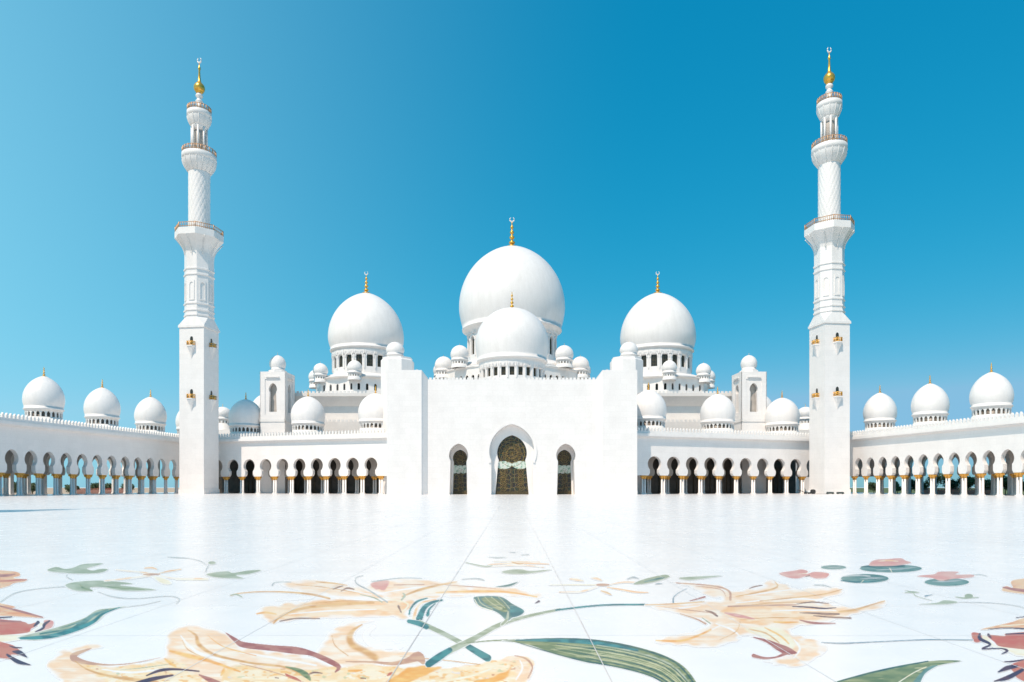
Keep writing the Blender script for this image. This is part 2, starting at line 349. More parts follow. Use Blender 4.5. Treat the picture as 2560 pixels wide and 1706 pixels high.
inlay('lily_inlay', 'large peach and orange lily in the nearest part of the floor', [
 P('pale',(118,1668),(140,1635),(180,1617),(235,1611),(290,1618),(240,1622),(200,1632),(190,1645),(215,1660),(270,1666),(330,1660),(400,1646),(470,1642),(560,1760),(200,1790),(150,1710)),
 P('speck',(196,1656),(270,1668),(330,1662),(400,1648),(470,1645),(560,1700),(560,1780),(330,1780),(250,1700)),
 P('pale',(412,1640),(414,1600),(432,1575),(465,1564),(520,1568),(570,1586),(595,1610),(640,1625),(710,1628),(770,1640),(830,1664),(846,1682),(838,1700),(760,1740),(600,1740),(500,1700),(450,1660)),
 P('pale',(790,1645),(808,1600),(850,1566),(910,1553),(965,1548),(905,1562),(890,1580),(893,1602),(925,1618),(1000,1624),(1040,1632),(1060,1655),(1050,1668),(960,1668),(860,1668)),
 P('speck',(560,1668),(650,1664),(760,1675),(870,1662),(1000,1664),(1100,1668),(1200,1656),(1280,1640),(1325,1645),(1336,1668),(1320,1700),(1260,1800),(480,1800),(540,1720)),
 P('pale',(1190,1662),(1240,1650),(1285,1640),(1322,1646),(1336,1668),(1322,1700),(1280,1770),(1230,1760),(1275,1700),(1284,1660)),
 S('white',[3,8,10,4],(452,1590),(470,1612),(500,1634),(560,1652)), S('white',[4,8,6],(600,1632),(690,1646),(790,1664)), S('white',[3,7,5],(255,1674),(330,1682),(420,1672)), S('white',[6,14,20,10],(935,1568),(915,1588),(935,1610),(1000,1618)), S('cream',[3,8,5],(1240,1668),(1180,1690),(1110,1704)), S('white',[3,6,4],(1300,1652),(1306,1672),(1290,1700)),
 S('orange',[1,3,2],(520,1590),(560,1618),(640,1640)), S('tan',[1,2,1],(455,1600),(470,1625),(510,1645)), S('tan',[1,2,2],(830,1590),(838,1615),(870,1640)), S('tan',[1,2,2],(1000,1642),(1100,1650),(1200,1662)), S('rosetan',[1,2,1],(600,1660),(680,1680),(760,1706)), S('sage',[1,2,1],(300,1676),(360,1670),(430,1660)),
 S('rosetan',[3,9,14,8,3,2,1],(227,1622),(192,1635),(184,1646),(215,1657),(270,1663),(330,1659),(400,1645)),
 S('tan',[2,4,6,9,12],(188,1654),(215,1673),(260,1688),(320,1698),(390,1708)),
 S('orange',[6,14,10,4],(425,1628),(470,1640),(520,1652),(600,1680)),
 S('tan',[2,8,12,8,6,6,6,10],(470,1576),(490,1590),(497,1612),(530,1635),(580,1649),(640,1660),(715,1669),(762,1690)),
 S('green',[3,10,14,6],(715,1668),(745,1676),(765,1688),(775,1700)),
 S('maroon',[2,9,12,12,15,10,11,9,3],(565,1583),(590,1602),(610,1613),(680,1621),(740,1627),(780,1635),(822,1653),(847,1668),(838,1681)),
 S('tan',[3,10,19,19,20,22],(905,1562),(884,1576),(874,1594),(880,1612),(908,1627),(938,1645)),
 S('rosetan',[2,4,7,12,20,10],(865,1655),(930,1656),(980,1660),(1020,1652),(1045,1642),(1058,1656)),
 P('orange',(962,1712),(990,1684),(1040,1664),(1105,1668),(1065,1690),(1010,1712)),
 P('orange',(1160,1720),(1200,1698),(1255,1682),(1283,1654),(1275,1690),(1230,1712)),
 S('orange',[5,10,3],(560,1672),(558,1680),(552,1690)), S('orange',[4,9,4],(412,1648),(428,1660),(440,1668)),
 S('maroon',[3,12,18],(498,1688),(535,1706),(600,1740)),
 S('plum',[3,8,6,4],(366,1690),(400,1677),(440,1674),(497,1679)), S('plum',[6,11,5],(300,1722),(375,1700),(432,1689)),
 S('red',[4,7,7,3],(714,1686),(724,1692),(740,1698),(752,1704)), S('brown',[3,5,3],(770,1688),(785,1682),(805,1684)),
 S('rosetan',[2,4,4,2],(1287,1640),(1314,1647),(1331,1668),(1320,1696)), S('brown',[3,3],(902,1696),(914,1697)), S('brown',[3,3],(688,1695),(696,1696)),
 S('orange',[6,8,3],(872,1678),(890,1678),(905,1676)), S('red',[3,7,3],(968,1690),(974,1686),(980,1682))])
inlay('lily_inlay', 'peach lily left of the crossing stems', [
 P('pale',(690,1458),(760,1450),(830,1455),(880,1462),(935,1476),(990,1495),(900,1500),(820,1492),(760,1480)),
 P('peach',(640,1536),(660,1517),(720,1507),(800,1500),(900,1496),(1000,1498),(1040,1505),(1020,1535),(1040,1552),(960,1543),(860,1545),(760,1550),(700,1558),(685,1561),(660,1548)),
 P('pale',(925,1458),(970,1449),(1060,1446),(1100,1450),(1140,1453),(1180,1466),(1260,1468),(1320,1476),(1357,1487),(1340,1497),(1280,1491),(1200,1491),(1120,1495),(1070,1502),(1000,1502),(960,1490),(915,1475)),
 P('rose',(927,1459),(972,1452),(962,1476),(948,1474),(938,1474)),
 S('white',[2,5,5,2],(690,1502),(800,1495),(900,1495),(985,1501)), S('white',[2,6,4],(950,1484),(1040,1470),(1130,1463)), S('white',[2,5,3],(1060,1489),(1180,1486),(1300,1488)), S('white',[2,5,3],(720,1536),(820,1528),(940,1524)), S('white',[2,4,2],(780,1466),(860,1474),(930,1488)), S('tan',[1,2,1],(760,1512),(860,1503),(980,1506)), S('rosetan',[1,2,1],(1075,1460),(1160,1466),(1240,1472)), S('tan',[1,2,1],(740,1462),(820,1470),(900,1484)),
 S('tan',[4,3,3,4,6,5],(578,1489),(600,1484),(650,1480),(720,1481),(780,1487),(824,1497)), S('sage',[2,4,2],(575,1489),(592,1487),(606,1494)),
 S('tan',[2,4,2],(790,1455),(835,1459),(868,1464)),
 S('tan',[4,7,8,11,3],(684,1559),(705,1540),(760,1521),(850,1511),(935,1508)), S('orange',[3,6,3],(642,1535),(665,1532),(690,1536)),
 S('brown',[3,4,2],(700,1554),(740,1547),(800,1547)), S('tan',[2,7,3],(1142,1455),(1060,1472),(1005,1492)),
 S('grey',[3,3,2],(930,1455),(1000,1446),(1056,1447)), S('orange',[2,5,5,3],(1090,1482),(1180,1479),(1270,1481),(1342,1493)),
 S('rosetan',[2,2],(985,1463),(1060,1462)), S('cream',[2,5,3],(960,1495),(1020,1510),(1000,1535)),
 S('grey',[2,2,3,4,4],(907,1440),(890,1445),(892,1460),(925,1478),(968,1506)), S('sage',[2,3,3],(900,1487),(935,1495),(955,1506)),
 S('brown',[2,4,2],(832,1474),(845,1469),(858,1465)), S('brown',[2,5,3],(852,1479),(868,1471),(885,1474)), S('grey',[5,2,2],(681,1463),(690,1456),(727,1456)),
 S('sage',[4,6,3],(1004,1500),(1012,1490),(1008,1484)), S('brown',[6,3],(996,1516),(1003,1532)),
 S('teal',[5,8,13,17],(1105,1501),(1080,1507),(1060,1521),(1048,1548)), S('teal',[3,6,5,5],(1068,1496),(1042,1505),(1027,1522),(1023,1536)),
 S('peach',[3,7,9,12],(1090,1499),(1056,1507),(1042,1522),(1034,1548)), S('teal',[3,6,9],(1088,1510),(1073,1524),(1069,1538)),
 S('plum',[6,2],(1347,1504),(1338,1509))])
inlay('stem_inlay', 'thick stem crossing from the left lily', [
 S('sage',[12,12,13,14],(1050,1557),(1110,1585),(1160,1612),(1190,1628)), S('teal',[10,13,13],(1022,1554),(1045,1559),(1066,1568)), S('teal',[15,17,19],(1172,1618),(1195,1632),(1219,1646))])
inlay('stem_inlay', 'long curved stem running to the right lily', [
 S('sage',[15,16,14,11,8,6],(1110,1635),(1135,1622),(1180,1600),(1250,1562),(1320,1541),(1400,1524)), S('teal',[18,19,14],(1072,1661),(1095,1645),(1124,1626)),
 S('teal',[5,5,5],(1390,1526),(1500,1514),(1612,1512)), S('green',[2,3,4,8],(1160,1609),(1220,1603),(1270,1601),(1330,1601))])
inlay('leaf_inlay', 'curled striped leaf above the crossing stems', [
 P('pad',(1185,1501),(1190,1492),(1250,1492),(1281,1510),(1309,1526),(1303,1537),(1281,1545),(1272,1552),(1262,1549),(1250,1537),(1232,1527),(1206,1521),(1190,1510)),
 P('green',(1205,1496),(1240,1497),(1268,1520),(1262,1532),(1230,1518),(1212,1508)), P('teal',(1277,1516),(1309,1526),(1303,1538),(1279,1543)),
 S('stripe',[2,2,2],(1195,1494),(1204,1510),(1232,1524)), S('stripe',[2,2,2],(1212,1493),(1228,1508),(1255,1523)), S('stripe',[2,2,2],(1246,1493),(1260,1506),(1274,1522)),
 S('stripe',[2,2,2],(1228,1493),(1244,1506),(1262,1520)), S('cream',[2,2,2],(1187,1499),(1198,1516),(1230,1527)), S('sage',[5,7,7],(1270,1530),(1268,1548),(1255,1562))])
big = [(1255,1603),(1300,1600),(1350,1597),(1450,1598),(1520,1604),(1580,1615),(1650,1635),(1700,1660),(1730,1690),(1748,1730),(1700,1735),(1660,1707),(1625,1692),(1583,1679),(1500,1661),(1471,1658),(1394,1638),(1332,1616),(1285,1606)]
def between(t, a=0., b=1., n=8):
    top = [(1290,1601),(1400,1598),(1500,1603),(1600,1621),(1690,1655),(1740,1712)]; bot = [(1290,1606),(1380,1634),(1460,1655),(1550,1671),(1630,1694),(1690,1730)]
    k0, k1 = int(a*5), int(b*5); return [(top[i][0]*(1-t)+bot[i][0]*t, top[i][1]*(1-t)+bot[i][1]*t) for i in range(k0, k1+1)]
inlay('leaf_inlay', 'large dark green striped leaf sweeping to the lower edge', [
 P('green',*big), S('deep',[3,8,9,5,4,5],*between(.04)), S('teal',[3,9,10,6],*between(.12, 0, .6)), S('deep',[2,3,4,4,4,6],*between(.97)),
 S('stripe',[1,2,3,3,3],*between(.3, .2)), S('stripe',[1,3,3,3,2],*between(.45, .2)), S('deep',[2,2,3,2,2],*between(.38, .2)),
 S('stripe',[1,2,3,3,3],*between(.6, .2)), S('deep',[1,2,3,3,4],*between(.68, .2)), S('stripe',[1,2,3,3,3],*between(.78, .2)), S('sage',[2,4,4,4],*between(.2, .4)), S('deep',[2,3,4,5],*between(.86, .4)),
 S('stripe',[1,2,2,2],*between(.53, .4)), S('deep',[1,2,2,3],*between(.26, .4))])
inlay('leaf_inlay', 'broad green leaf with a pale midrib at the lower right', [
 P('green',(2040,1745),(2089,1706),(2172,1684),(2200,1679),(2320,1654),(2404,1653),(2345,1665),(2308,1687),(2293,1706),(2285,1745)),
 S('deep',[4,5,5,3],(2085,1708),(2172,1684),(2250,1667),(2320,1654)), P('pad',(2310,1675),(2345,1664),(2312,1686),(2290,1730),(2262,1735)), S('cream',[2,2.5,3],(2316,1668),(2282,1684),(2236,1714))])
inlay('lily_inlay', 'peach lily with dark stamens right of centre', [
 P('pale',(1612,1513),(1687,1507),(1764,1503),(1800,1499),(1770,1489),(1730,1470),(1681,1456),(1729,1458),(1791,1462),(1830,1476),(1862,1474),(1900,1467),(1925,1451),(1964,1458),(1990,1468),(2060,1470),(2099,1471),(2118,1480),(2089,1492),(2050,1503),(2100,1515),(2130,1520),(2172,1510),(2213,1499),(2220,1512),(2172,1530),(2126,1540),(2068,1557),(1990,1568),(2000,1590),(2047,1600),(2068,1623),(2026,1656),(1985,1668),(1922,1660),(1887,1648),(1925,1650),(1953,1642),(1965,1630),(1922,1608),(1881,1594),(1864,1590),(1812,1615),(1708,1618),(1632,1603),(1708,1585),(1770,1563),(1749,1552),(1708,1538),(1645,1525)),
 P('peach',(1800,1530),(1870,1500),(1960,1510),(2060,1522),(2110,1532),(2040,1552),(1960,1556),(1900,1570),(1850,1560)),
 P('cream',(1860,1575),(1900,1568),(1950,1570),(1985,1600),(1985,1625),(1940,1610)),
 S('white',[2,5,5,2],(1840,1508),(1930,1500),(2010,1498),(2090,1506)), S('white',[2,6,3],(1750,1515),(1690,1522),(1640,1520)), S('white',[3,7,4],(1790,1560),(1830,1575),(1850,1592)), S('white',[2,5,2],(1860,1490),(1920,1482),(1985,1474)), S('white',[2,5,3],(1930,1528),(2010,1526),(2090,1527)), S('white',[3,8,4],(1985,1600),(2000,1622),(1985,1645)), S('white',[2,5,3],(1700,1590),(1760,1582),(1800,1565)),
 S('tan',[1,2,1],(1830,1520),(1930,1508),(2040,1506)), S('tan',[1,2,1],(1800,1600),(1840,1580),(1850,1555)), S('rosetan',[1,2,1],(1740,1466),(1800,1474),(1815,1492)), S('tan',[1,2,1],(1850,1550),(1930,1545),(2010,1546)), S('rosetan',[1,2,1],(1660,1519),(1720,1526),(1790,1534)),
 S('orange',[3,6,6,5],(1640,1602),(1700,1603),(1740,1592),(1777,1575)), S('rosetan',[3,4,2],(1820,1517),(1880,1515),(1990,1513)),
 S('tan',[2,3,3],(1614,1513),(1690,1510),(1760,1505)), S('maroon',[2,4],(1725,1503),(1762,1493)), S('brown',[2,6,5],(1763,1527),(1780,1532),(1793,1541)),
 S('rosetan',[2,3,4],(1700,1535),(1740,1548),(1764,1560)), S('sage',[2,3],(1755,1545),(1776,1560)), S('rose',[4,9,3],(1813,1533),(1845,1540),(1885,1548)),
 S('rosetan',[2,3,4,5],(1690,1458),(1780,1465),(1822,1478),(1826,1500)), S('tan',[2,4,4,2],(1840,1492),(1905,1480),(1943,1468),(1937,1455)),
 S('tan',[2,3,3,2],(1900,1503),(1985,1495),(2060,1486),(2105,1474)), S('grey',[2,3,2],(2035,1463),(2060,1464),(2078,1470)), S('brown',[2,4,2],(1873,1472),(1888,1467),(1906,1464)),
 S('maroon',[2,7,14,16,4],(1884,1594),(1918,1604),(1945,1618),(1968,1628),(1990,1633)), S('maroon',[8,5,4,8],(1884,1640),(1910,1646),(1940,1644),(1964,1634)),
 S('tan',[3,4,3],(1872,1574),(1915,1584),(1948,1608)), S('orange',[3,5,4],(1912,1570),(1950,1590),(1972,1610)), S('orange',[3,6,3],(1935,1556),(1965,1557),(1995,1556)),
 S('brown',[2,4,2],(1992,1511),(2030,1506),(2072,1510)), S('plum',[2,4,4,2],(1981,1517),(2025,1519),(2060,1522),(2090,1520)), S('brown',[2,5,7,4],(2000,1533),(2040,1534),(2070,1536),(2098,1536)),
 S('brown',[3,5,4],(2035,1540),(2080,1544),(2127,1546)), S('maroon',[2,5,4,2],(2000,1551),(2025,1557),(2050,1559),(2088,1559)), S('tan',[5,6,4,2],(2098,1530),(2135,1526),(2175,1514),(2212,1503)),
 S('blue',[5,3,2,1],(1683,1506),(1684,1494),(1698,1482),(1717,1472))])
inlay('lotus_inlay', 'open pink lotus blossom without a pad', [P('rose',(1948,1434),(1985,1427),(2005,1424),(2020,1429),(2016,1436),(2038,1430),(2072,1434),(2064,1446),(2039,1447),(2018,1441),(1995,1447),(1968,1444)), S('brown',[2,3],(2014,1442),(2024,1440)), S('cream',[1,2],(1995,1436),(2018,1434))])
inlay('lily_pad_inlay', 'smallest green lily pad', [E('pad',2084,1419,32,5.5), S('grey',[1,2],(2070,1420),(2100,1418))])
inlay('lily_pad_inlay', 'widest green lily pad under a pink blossom', [E('pad',2227,1422,78,10), S('deep',[2,6,6],(2152,1418),(2180,1416),(2260,1416)), S('grey',[1,3,1],(2190,1425),(2240,1424),(2290,1419)), P('rose',(2172,1413),(2185,1401),(2220,1398),(2252,1396),(2264,1402),(2278,1408),(2240,1415),(2185,1416)), S('cream',[2,2],(2224,1421),(2230,1431)), S('peach',[1,4,2],(2195,1404),(2220,1402),(2245,1404))])
inlay('lily_pad_inlay', 'green and grey lily pad below the widest one', [E('pad',2162,1447,60,11.5), S('grey',[2,5,3],(2108,1442),(2140,1439),(2175,1441)), S('teal',[2,5,3],(2102,1452),(2140,1456),(2190,1454)), S('grey',[1,4,1],(2150,1448),(2180,1446),(2215,1446)), S('cream',[1,2],(2152,1458),(2158,1452))])
inlay('lily_pad_inlay', 'round lily pad with a spread pink blossom', [E('pad',2367,1456,56,10), S('grey',[1,4,1],(2330,1455),(2375,1454),(2410,1450)), P('rose',(2292,1441),(2335,1436),(2348,1430),(2396,1430),(2390,1437),(2432,1437),(2430,1444),(2385,1448),(2352,1453),(2330,1446)), S('grey',[1,2,1],(2430,1438),(2450,1437),(2468,1441)), S('brown',[2,3],(2362,1452),(2372,1450))])
inlay('sprig_inlay', 'sage sprig by the right edge', [S('sage',[2,5,2],(2262,1482),(2280,1481),(2297,1482)), S('sage',[1,3,2,1],(2263,1476),(2283,1483),(2291,1491),(2330,1502)), P('sage',(2297,1511),(2340,1508),(2362,1501),(2396,1506),(2370,1511),(2330,1512)), S('sage',[2,4,2],(2389,1493),(2412,1496),(2446,1494)), E('sage',2422,1491,11,6), S('grey',[1,1.5,1.5,2],(2396,1506),(2480,1508),(2540,1515),(2575,1526)), S('blue',[4,1],(2313,1491),(2332,1487))])
inlay('rose_inlay', 'red and cream parrot tulip cut by the right edge', [
 P('coral',(2504,1475),(2515,1466),(2532,1470),(2528,1454),(2560,1447),(2640,1440),(2640,1495),(2560,1486),(2515,1480)), S('maroon',[3,6,6],(2508,1469),(2540,1475),(2600,1481)),
 P('coral',(2452,1575),(2490,1565),(2530,1556),(2560,1546),(2640,1536),(2640,1586),(2560,1573),(2520,1571)), S('plum',[2,3,6],(2470,1574),(2530,1571),(2640,1580)), S('plum',[2,5],(2540,1545),(2640,1535)), S('cream',[2,5],(2500,1566),(2640,1556)),
 P('cream',(2452,1588),(2470,1592),(2490,1612),(2540,1620),(2640,1622),(2640,1655),(2560,1645),(2518,1630),(2478,1618),(2458,1606)),
 P('red',(2468,1588),(2512,1591),(2520,1584),(2640,1581),(2640,1626),(2510,1619),(2486,1606)), P('red',(2429,1583),(2450,1585),(2456,1600),(2446,1607),(2434,1604)),
 S('plum',[6,9,6,5,3,7,2],(2450,1586),(2450,1598),(2476,1612),(2456,1623),(2500,1622),(2518,1628),(2504,1636)), S('plum',[8,3],(2471,1588),(2478,1596)), S('plum',[3,5],(2515,1586),(2640,1582)),
 P('red',(2525,1668),(2545,1655),(2640,1632),(2640,1730),(2550,1700),(2538,1686)), S('plum',[2,5,3],(2510,1655),(2530,1655),(2560,1650)), S('plum',[4,12,7],(2496,1681),(2518,1671),(2542,1667)), S('plum',[3,12,9],(2486,1704),(2520,1695),(2556,1676))])
inlay('stem_inlay', 'thin blue grey stem reaching the right tulip', [S('blue',[1.5,3,2,2.5,2.5],(2053,1607),(2110,1609),(2200,1605),(2320,1600),(2432,1601))])
inlay('rose_inlay', 'red and cream parrot tulip cut by the left edge', [
 P('coral',(-60,1428),(20,1428),(46,1432),(50,1440),(34,1446),(66,1449),(60,1455),(34,1459),(15,1468),(-60,1480)), S('maroon',[6,6,2],(-60,1438),(10,1440),(38,1436)), S('red',[4,5,4],(-20,1455),(30,1452),(66,1450)),
 P('coral',(-60,1500),(5,1510),(38,1518),(28,1523),(55,1531),(110,1545),(60,1543),(0,1541),(-60,1550)), S('maroon',[3,5,3],(0,1516),(50,1529),(106,1544)), S('plum',[8,3],(-40,1548),(30,1543)),
 P('cream',(98,1556),(109,1560),(102,1572),(76,1590),(50,1602),(-60,1615),(-60,1588),(60,1584),(88,1570)),
 P('red',(-60,1548),(50,1554),(72,1561),(90,1557),(94,1564),(78,1573),(68,1583),(0,1589),(-60,1590)), S('plum',[5,9],(86,1566),(95,1557)), S('maroon',[4,4],(-40,1552),(52,1555)),
 P('rose',(110,1552),(132,1553),(131,1568),(104,1586),(88,1581),(110,1568)), S('plum',[4,8,6,6],(124,1553),(111,1562),(108,1571),(90,1581)),
 P('red',(-60,1596),(20,1610),(44,1622),(60,1638),(28,1638),(38,1650),(0,1646),(-60,1640)), S('plum',[2,5,2],(24,1616),(38,1620),(54,1620)), S('plum',[4,12,3],(32,1630),(50,1633),(67,1644)), S('plum',[6,11,3],(18,1638),(44,1655),(75,1663))])
inlay('leaf_inlay', 'teal edged curved leaf at the left', [
 P('sage',(46,1594),(100,1580),(160,1564),(210,1546),(240,1527),(270,1522),(318,1517),(272,1529),(242,1555),(200,1576),(140,1593),(90,1601),(55,1599)), S('pad',[4,10,12,8,3],(100,1586),(160,1573),(205,1558),(235,1538),(270,1525)),
 S('teal',[6,11,11,9,6,2],(52,1597),(125,1592),(190,1574),(232,1556),(256,1536),(300,1519)), S('sage',[3,6,2],(130,1577),(170,1570),(190,1562))])
inlay('leaf_inlay', 'upper lobed sage leaf at the far left', [P('sage',(118,1425),(141,1418),(162,1423),(182,1420),(208,1411),(256,1409),(245,1414),(218,1422),(232,1427),(249,1423),(270,1424),(249,1433),(197,1435),(162,1433),(129,1430)), S('grey',[2,2,2],(168,1436),(167,1443),(180,1450))])
inlay('leaf_inlay', 'lower lobed sage leaf at the far left', [P('sage',(163,1464),(187,1456),(239,1452),(285,1454),(333,1460),(301,1464),(391,1475),(312,1478),(255,1469),(225,1470),(231,1479),(187,1477)), S('green',[2,5,3],(200,1462),(208,1471),(230,1477)), S('green',[1,3,2],(255,1466),(300,1471),(360,1475))])
inlay('lily_inlay', 'faint peach blossom between sage leaves at the left', [S('pale',[3,5,4],(290,1425),(350,1431),(400,1437)), S('pale',[3,6,5],(262,1453),(325,1446),(375,1440)), S('peach',[3,5,2],(362,1421),(380,1420),(392,1424)), S('peach',[2,5,3],(398,1434),(425,1428),(452,1424)), P('cream',(378,1440),(402,1441),(428,1456),(420,1462),(392,1455)), S('pale',[3,5,4],(400,1440),(440,1447),(520,1447)), S('rosetan',[2,5,2],(358,1437),(378,1437),(400,1436)), S('cream',[2,3],(440,1450),(520,1450))])
inlay('leaf_inlay', 'split sage leaf right of the faint blossom', [P('sage',(515,1437),(540,1431),(571,1429),(582,1433),(619,1427),(654,1426),(622,1436),(590,1439),(608,1447),(546,1445)), S('grey',[1,3,2],(522,1413),(518,1420),(514,1430)), E('sage',530,1408,10,4), S('grey',[1,3,1],(418,1393),(445,1395),(474,1396)), S('grey',[1,1.5,1],(476,1397),(500,1403),(514,1412))])
inlay('tendril_inlay', 'thin grey tendrils at the left', [S('grey',[2,2,1.5,1.5],(0,1506),(36,1484),(90,1473),(162,1467)), S('grey',[1,2,1.5,1.5,2,1.5],(245,1480),(285,1493),(340,1497),(420,1491),(448,1498),(440,1510)), S('grey',[1,1,1],(318,1518),(360,1512),(400,1503))])
inlay('lily_inlay', 'small far blossom with sage leaves on the centre line', [S('sage',[2,4,4,2],(1164,1407),(1195,1414),(1215,1417),(1232,1415)), S('grey',[1,3,1],(1222,1393),(1242,1395),(1264,1394)), S('peach',[2,4,2],(1220,1412),(1290,1409),(1372,1411)), S('pale',[2,5,3],(1235,1404),(1300,1405),(1350,1406)), S('pale',[2,4,2],(1230,1417),(1300,1414),(1360,1419)), S('tan',[2,3,2],(1280,1406),(1295,1410),(1308,1410)), P('sage',(1253,1431),(1275,1425),(1305,1424),(1325,1428),(1378,1425),(1330,1434),(1280,1436)), S('grey',[2,3,4,2],(1156,1449),(1185,1447),(1202,1449),(1210,1451)), P('pad',(1238,1468),(1270,1462),(1296,1455),(1274,1467)), S('grey',[1,2],(1275,1381),(1287,1382)), S('grey',[1,2],(1303,1388),(1322,1387))])
inlay('lily_inlay', 'faint peach blossom right of the centre line', [E('rosetan',1506,1463,19,3.5), S('cream',[2,3,3],(1375,1463),(1440,1463),(1490,1463)), S('pale',[2,6,5],(1398,1481),(1450,1480),(1492,1468)), S('peach',[3,8,3],(1425,1448),(1442,1450),(1458,1453)), S('pale',[4,9,3],(1478,1445),(1492,1447),(1504,1452)), S('peach',[3,5,5,2],(1518,1469),(1555,1475),(1590,1481),(1620,1482)), S('tan',[3,6,2],(1503,1478),(1518,1483),(1528,1488)), S('pale',[2,5,3],(1525,1462),(1562,1456),(1610,1458))])
inlay('leaf_inlay', 'pair of sage leaves above the right lily', [P('sage',(1583,1461),(1605,1450),(1650,1439),(1668,1438),(1673,1444),(1640,1455),(1605,1461)), P('sage',(1697,1446),(1720,1443),(1805,1440),(1740,1450),(1715,1451)), S('grey',[2,5,2],(1568,1449),(1582,1444),(1596,1447)), S('blue',[1,3,1],(1638,1461),(1646,1460),(1656,1460)), S('pad',[2,5,3],(1612,1455),(1640,1449),(1660,1445))])
# slab joints
jb = MB()
for i in range(-40, 41):
    x = -1.02+1.84*i; h = .005 if i in (0, 1) else .004
    jb.add([(x-h, 3, .0046), (x+h, 3, .0046), (x+h, 60, .0046), (x-h, 60, .0046)], [(0, 1, 2, 3)], 0 if i in (0, 1) else 1)
for j in range(0, 28):
    y = 3.68+1.84*j; h = .0035
    jb.add([(-75, y-h, .0042), (75, y-h, .0042), (75, y+h, .0042), (-75, y+h, .0042)], [(0, 1, 2, 3)], 1)
M['joint'] = plain('slab_joint', (.50, .47, .46), (.62, .60, .58), rough=.8); M['joint2'] = plain('fine_joint', (.68, .68, .69), (.76, .76, .76), rough=.8)
jb.build('slab_joint', ['joint', 'joint2'], ground)

# ------------------------------------------------------------------ shared architectural pieces
def shell_profile(R, zw, zt, zb, rb, n=20, point=.05):
    """bulbous dome: widest R at zw, top zt, springing radius rb at zb"""
    pr = []
    for i in range(9):
        t = i/8; zz = zb+(zw-zb)*t; pr.append((rb+(R-rb)*math.sin(t*math.pi/2), zz))
    for i in range(1, n+1):
        h = zt-zw; k = max(0., (h*h-R*R)/(2*R)); q = math.acos(k/(R+k)); t = i/n*q        # pointed arch of two arcs
        pr.append((max((R+k)*math.cos(t)-k, .02), zw+h*math.sin(t)/math.sin(q)))
    return pr
def finial_mb(h, r, crescent=True):
    b = MB(); pr = [(r*1.9, 0), (r*1.5, .04*h), (r*.5, .08*h)]; z = .08
    for k in range(4):
        s_ = (1-.16*k)*r; zc = z+.075
        for a in range(-4, 5): pr.append((max(.35*s_, s_*math.cos(a*math.pi/9)), (zc+.06*math.sin(a*math.pi/9))*h))
        z += .165; pr.append((.32*s_, z*h))
    pr += [(.2*r, .80*h), (.05*r, .83*h)]
    b.lathe(pr, 14)
    if crescent:
        pts = [(math.sin(a)*r*.75, 0, (.905-math.cos(a)*.07)*h) for a in [R_(-155+i*310/12) for i in range(13)]]
        b.tube(pts, [r*(.06+.16*math.sin(math.pi*i/12)) for i in range(13)], 6, 1)
        b.tube([(0, 0, .80*h), (0, 0, .84*h)], r*.12, 6)
    return b
def arch_pts(c, z0, hw, zn, hn, zc, R, zt, n=18):
    """keyhole arch opening from the floor z0: half width hw, waist hn at zn, head radius R centred at zc, apex zt"""
    a0 = math.asin(min(hn/R, .999)); L = []
    zstart = -math.cos(a0)*R
    L.append((c-hw, z0)); 
    L.append((c-hn-(hw-hn)*.15, zn-.25*(1)))
    pts = []
    for i in range(n+1):
        t = (-math.pi/2+a0)+ (math.pi-a0)*i/n      # from lower left, counter direction, to top
        x = -R*math.cos(t) if t < math.pi/2 else 0; z = math.sin(t)
        z = zc + (R*z if z < 0 else (zt-zc)*z)
        if t > 0:                                  # pointed head struck from two centres
            h_ = zt-zc; k_ = max(0., (h_*h_-R*R)/(2*R)); q_ = math.acos(k_/(R+k_)); tt = t/(math.pi/2)*q_
            x = -((R+k_)*math.cos(tt)-k_); z = math.sin(tt)/math.sin(q_); 
            if h_ < R: z = math.sin(t); x = -R*math.cos(t)
            z = zc+h_*z
        pts.append((c+x, z))
    if pts[0][1] > zn: L.append((c-hn, zn))
    L += pts
    Rr = [(2*c-x, z) for x, z in reversed(L[:-1])]
    return L+Rr
def dome_meshes(R, zw, zt, zb, rb, drum_r, drum_z0, nwin, win_w, wz0, wz1, fin_h, fin_r, nseg=48, flare=.0, crescent=False):
    sh = MB(); pr = shell_profile(R, zw, zt, zb+.25, rb)
    ring = [(drum_r+.05, zb-.7), (rb-.12, zb-.35), (rb+.12, zb-.3), (rb+.14, zb-.05), (rb, zb), (rb, zb+.25)]
    sh.lathe(ring+pr, nseg)
    dr = MB(); H = zb-.7
    dr.lathe([(drum_r*.93, drum_z0), (drum_r*.93, H+.3)], nseg, mi=1)
    dr.lathe([(drum_r*1.06, drum_z0-.6), (drum_r*1.06, drum_z0+.05), (drum_r, drum_z0+.12), (drum_r, wz0), (drum_r*.92, wz0)], nseg, cap=False)
    dr.lathe([(drum_r*.92, wz1), (drum_r, wz1), (drum_r*1.01, H), (drum_r*1.0, H+.15)], nseg, cap=False)
    for k in range(nwin):
        a = 2*math.pi*(k+.5)/nwin; pw = 2*math.pi*drum_r/nwin-win_w
        dr.box(-pw/2, pw/2, -drum_r, -drum_r*.91, wz0, wz1, 0, Matrix.Rotation(a, 4, 'Z'))
        for s_ in (-1, 1):            # little spandrels that round the window heads
            dr.box(-pw/2-win_w*.22 if s_ < 0 else pw/2, -pw/2 if s_ < 0 else pw/2+win_w*.22, -drum_r*.995, -drum_r*.92, wz1-win_w*.35, wz1, 0, Matrix.Rotation(a, 4, 'Z'))
    return sh, dr, finial_mb(fin_h, fin_r, crescent)
_cache = {}
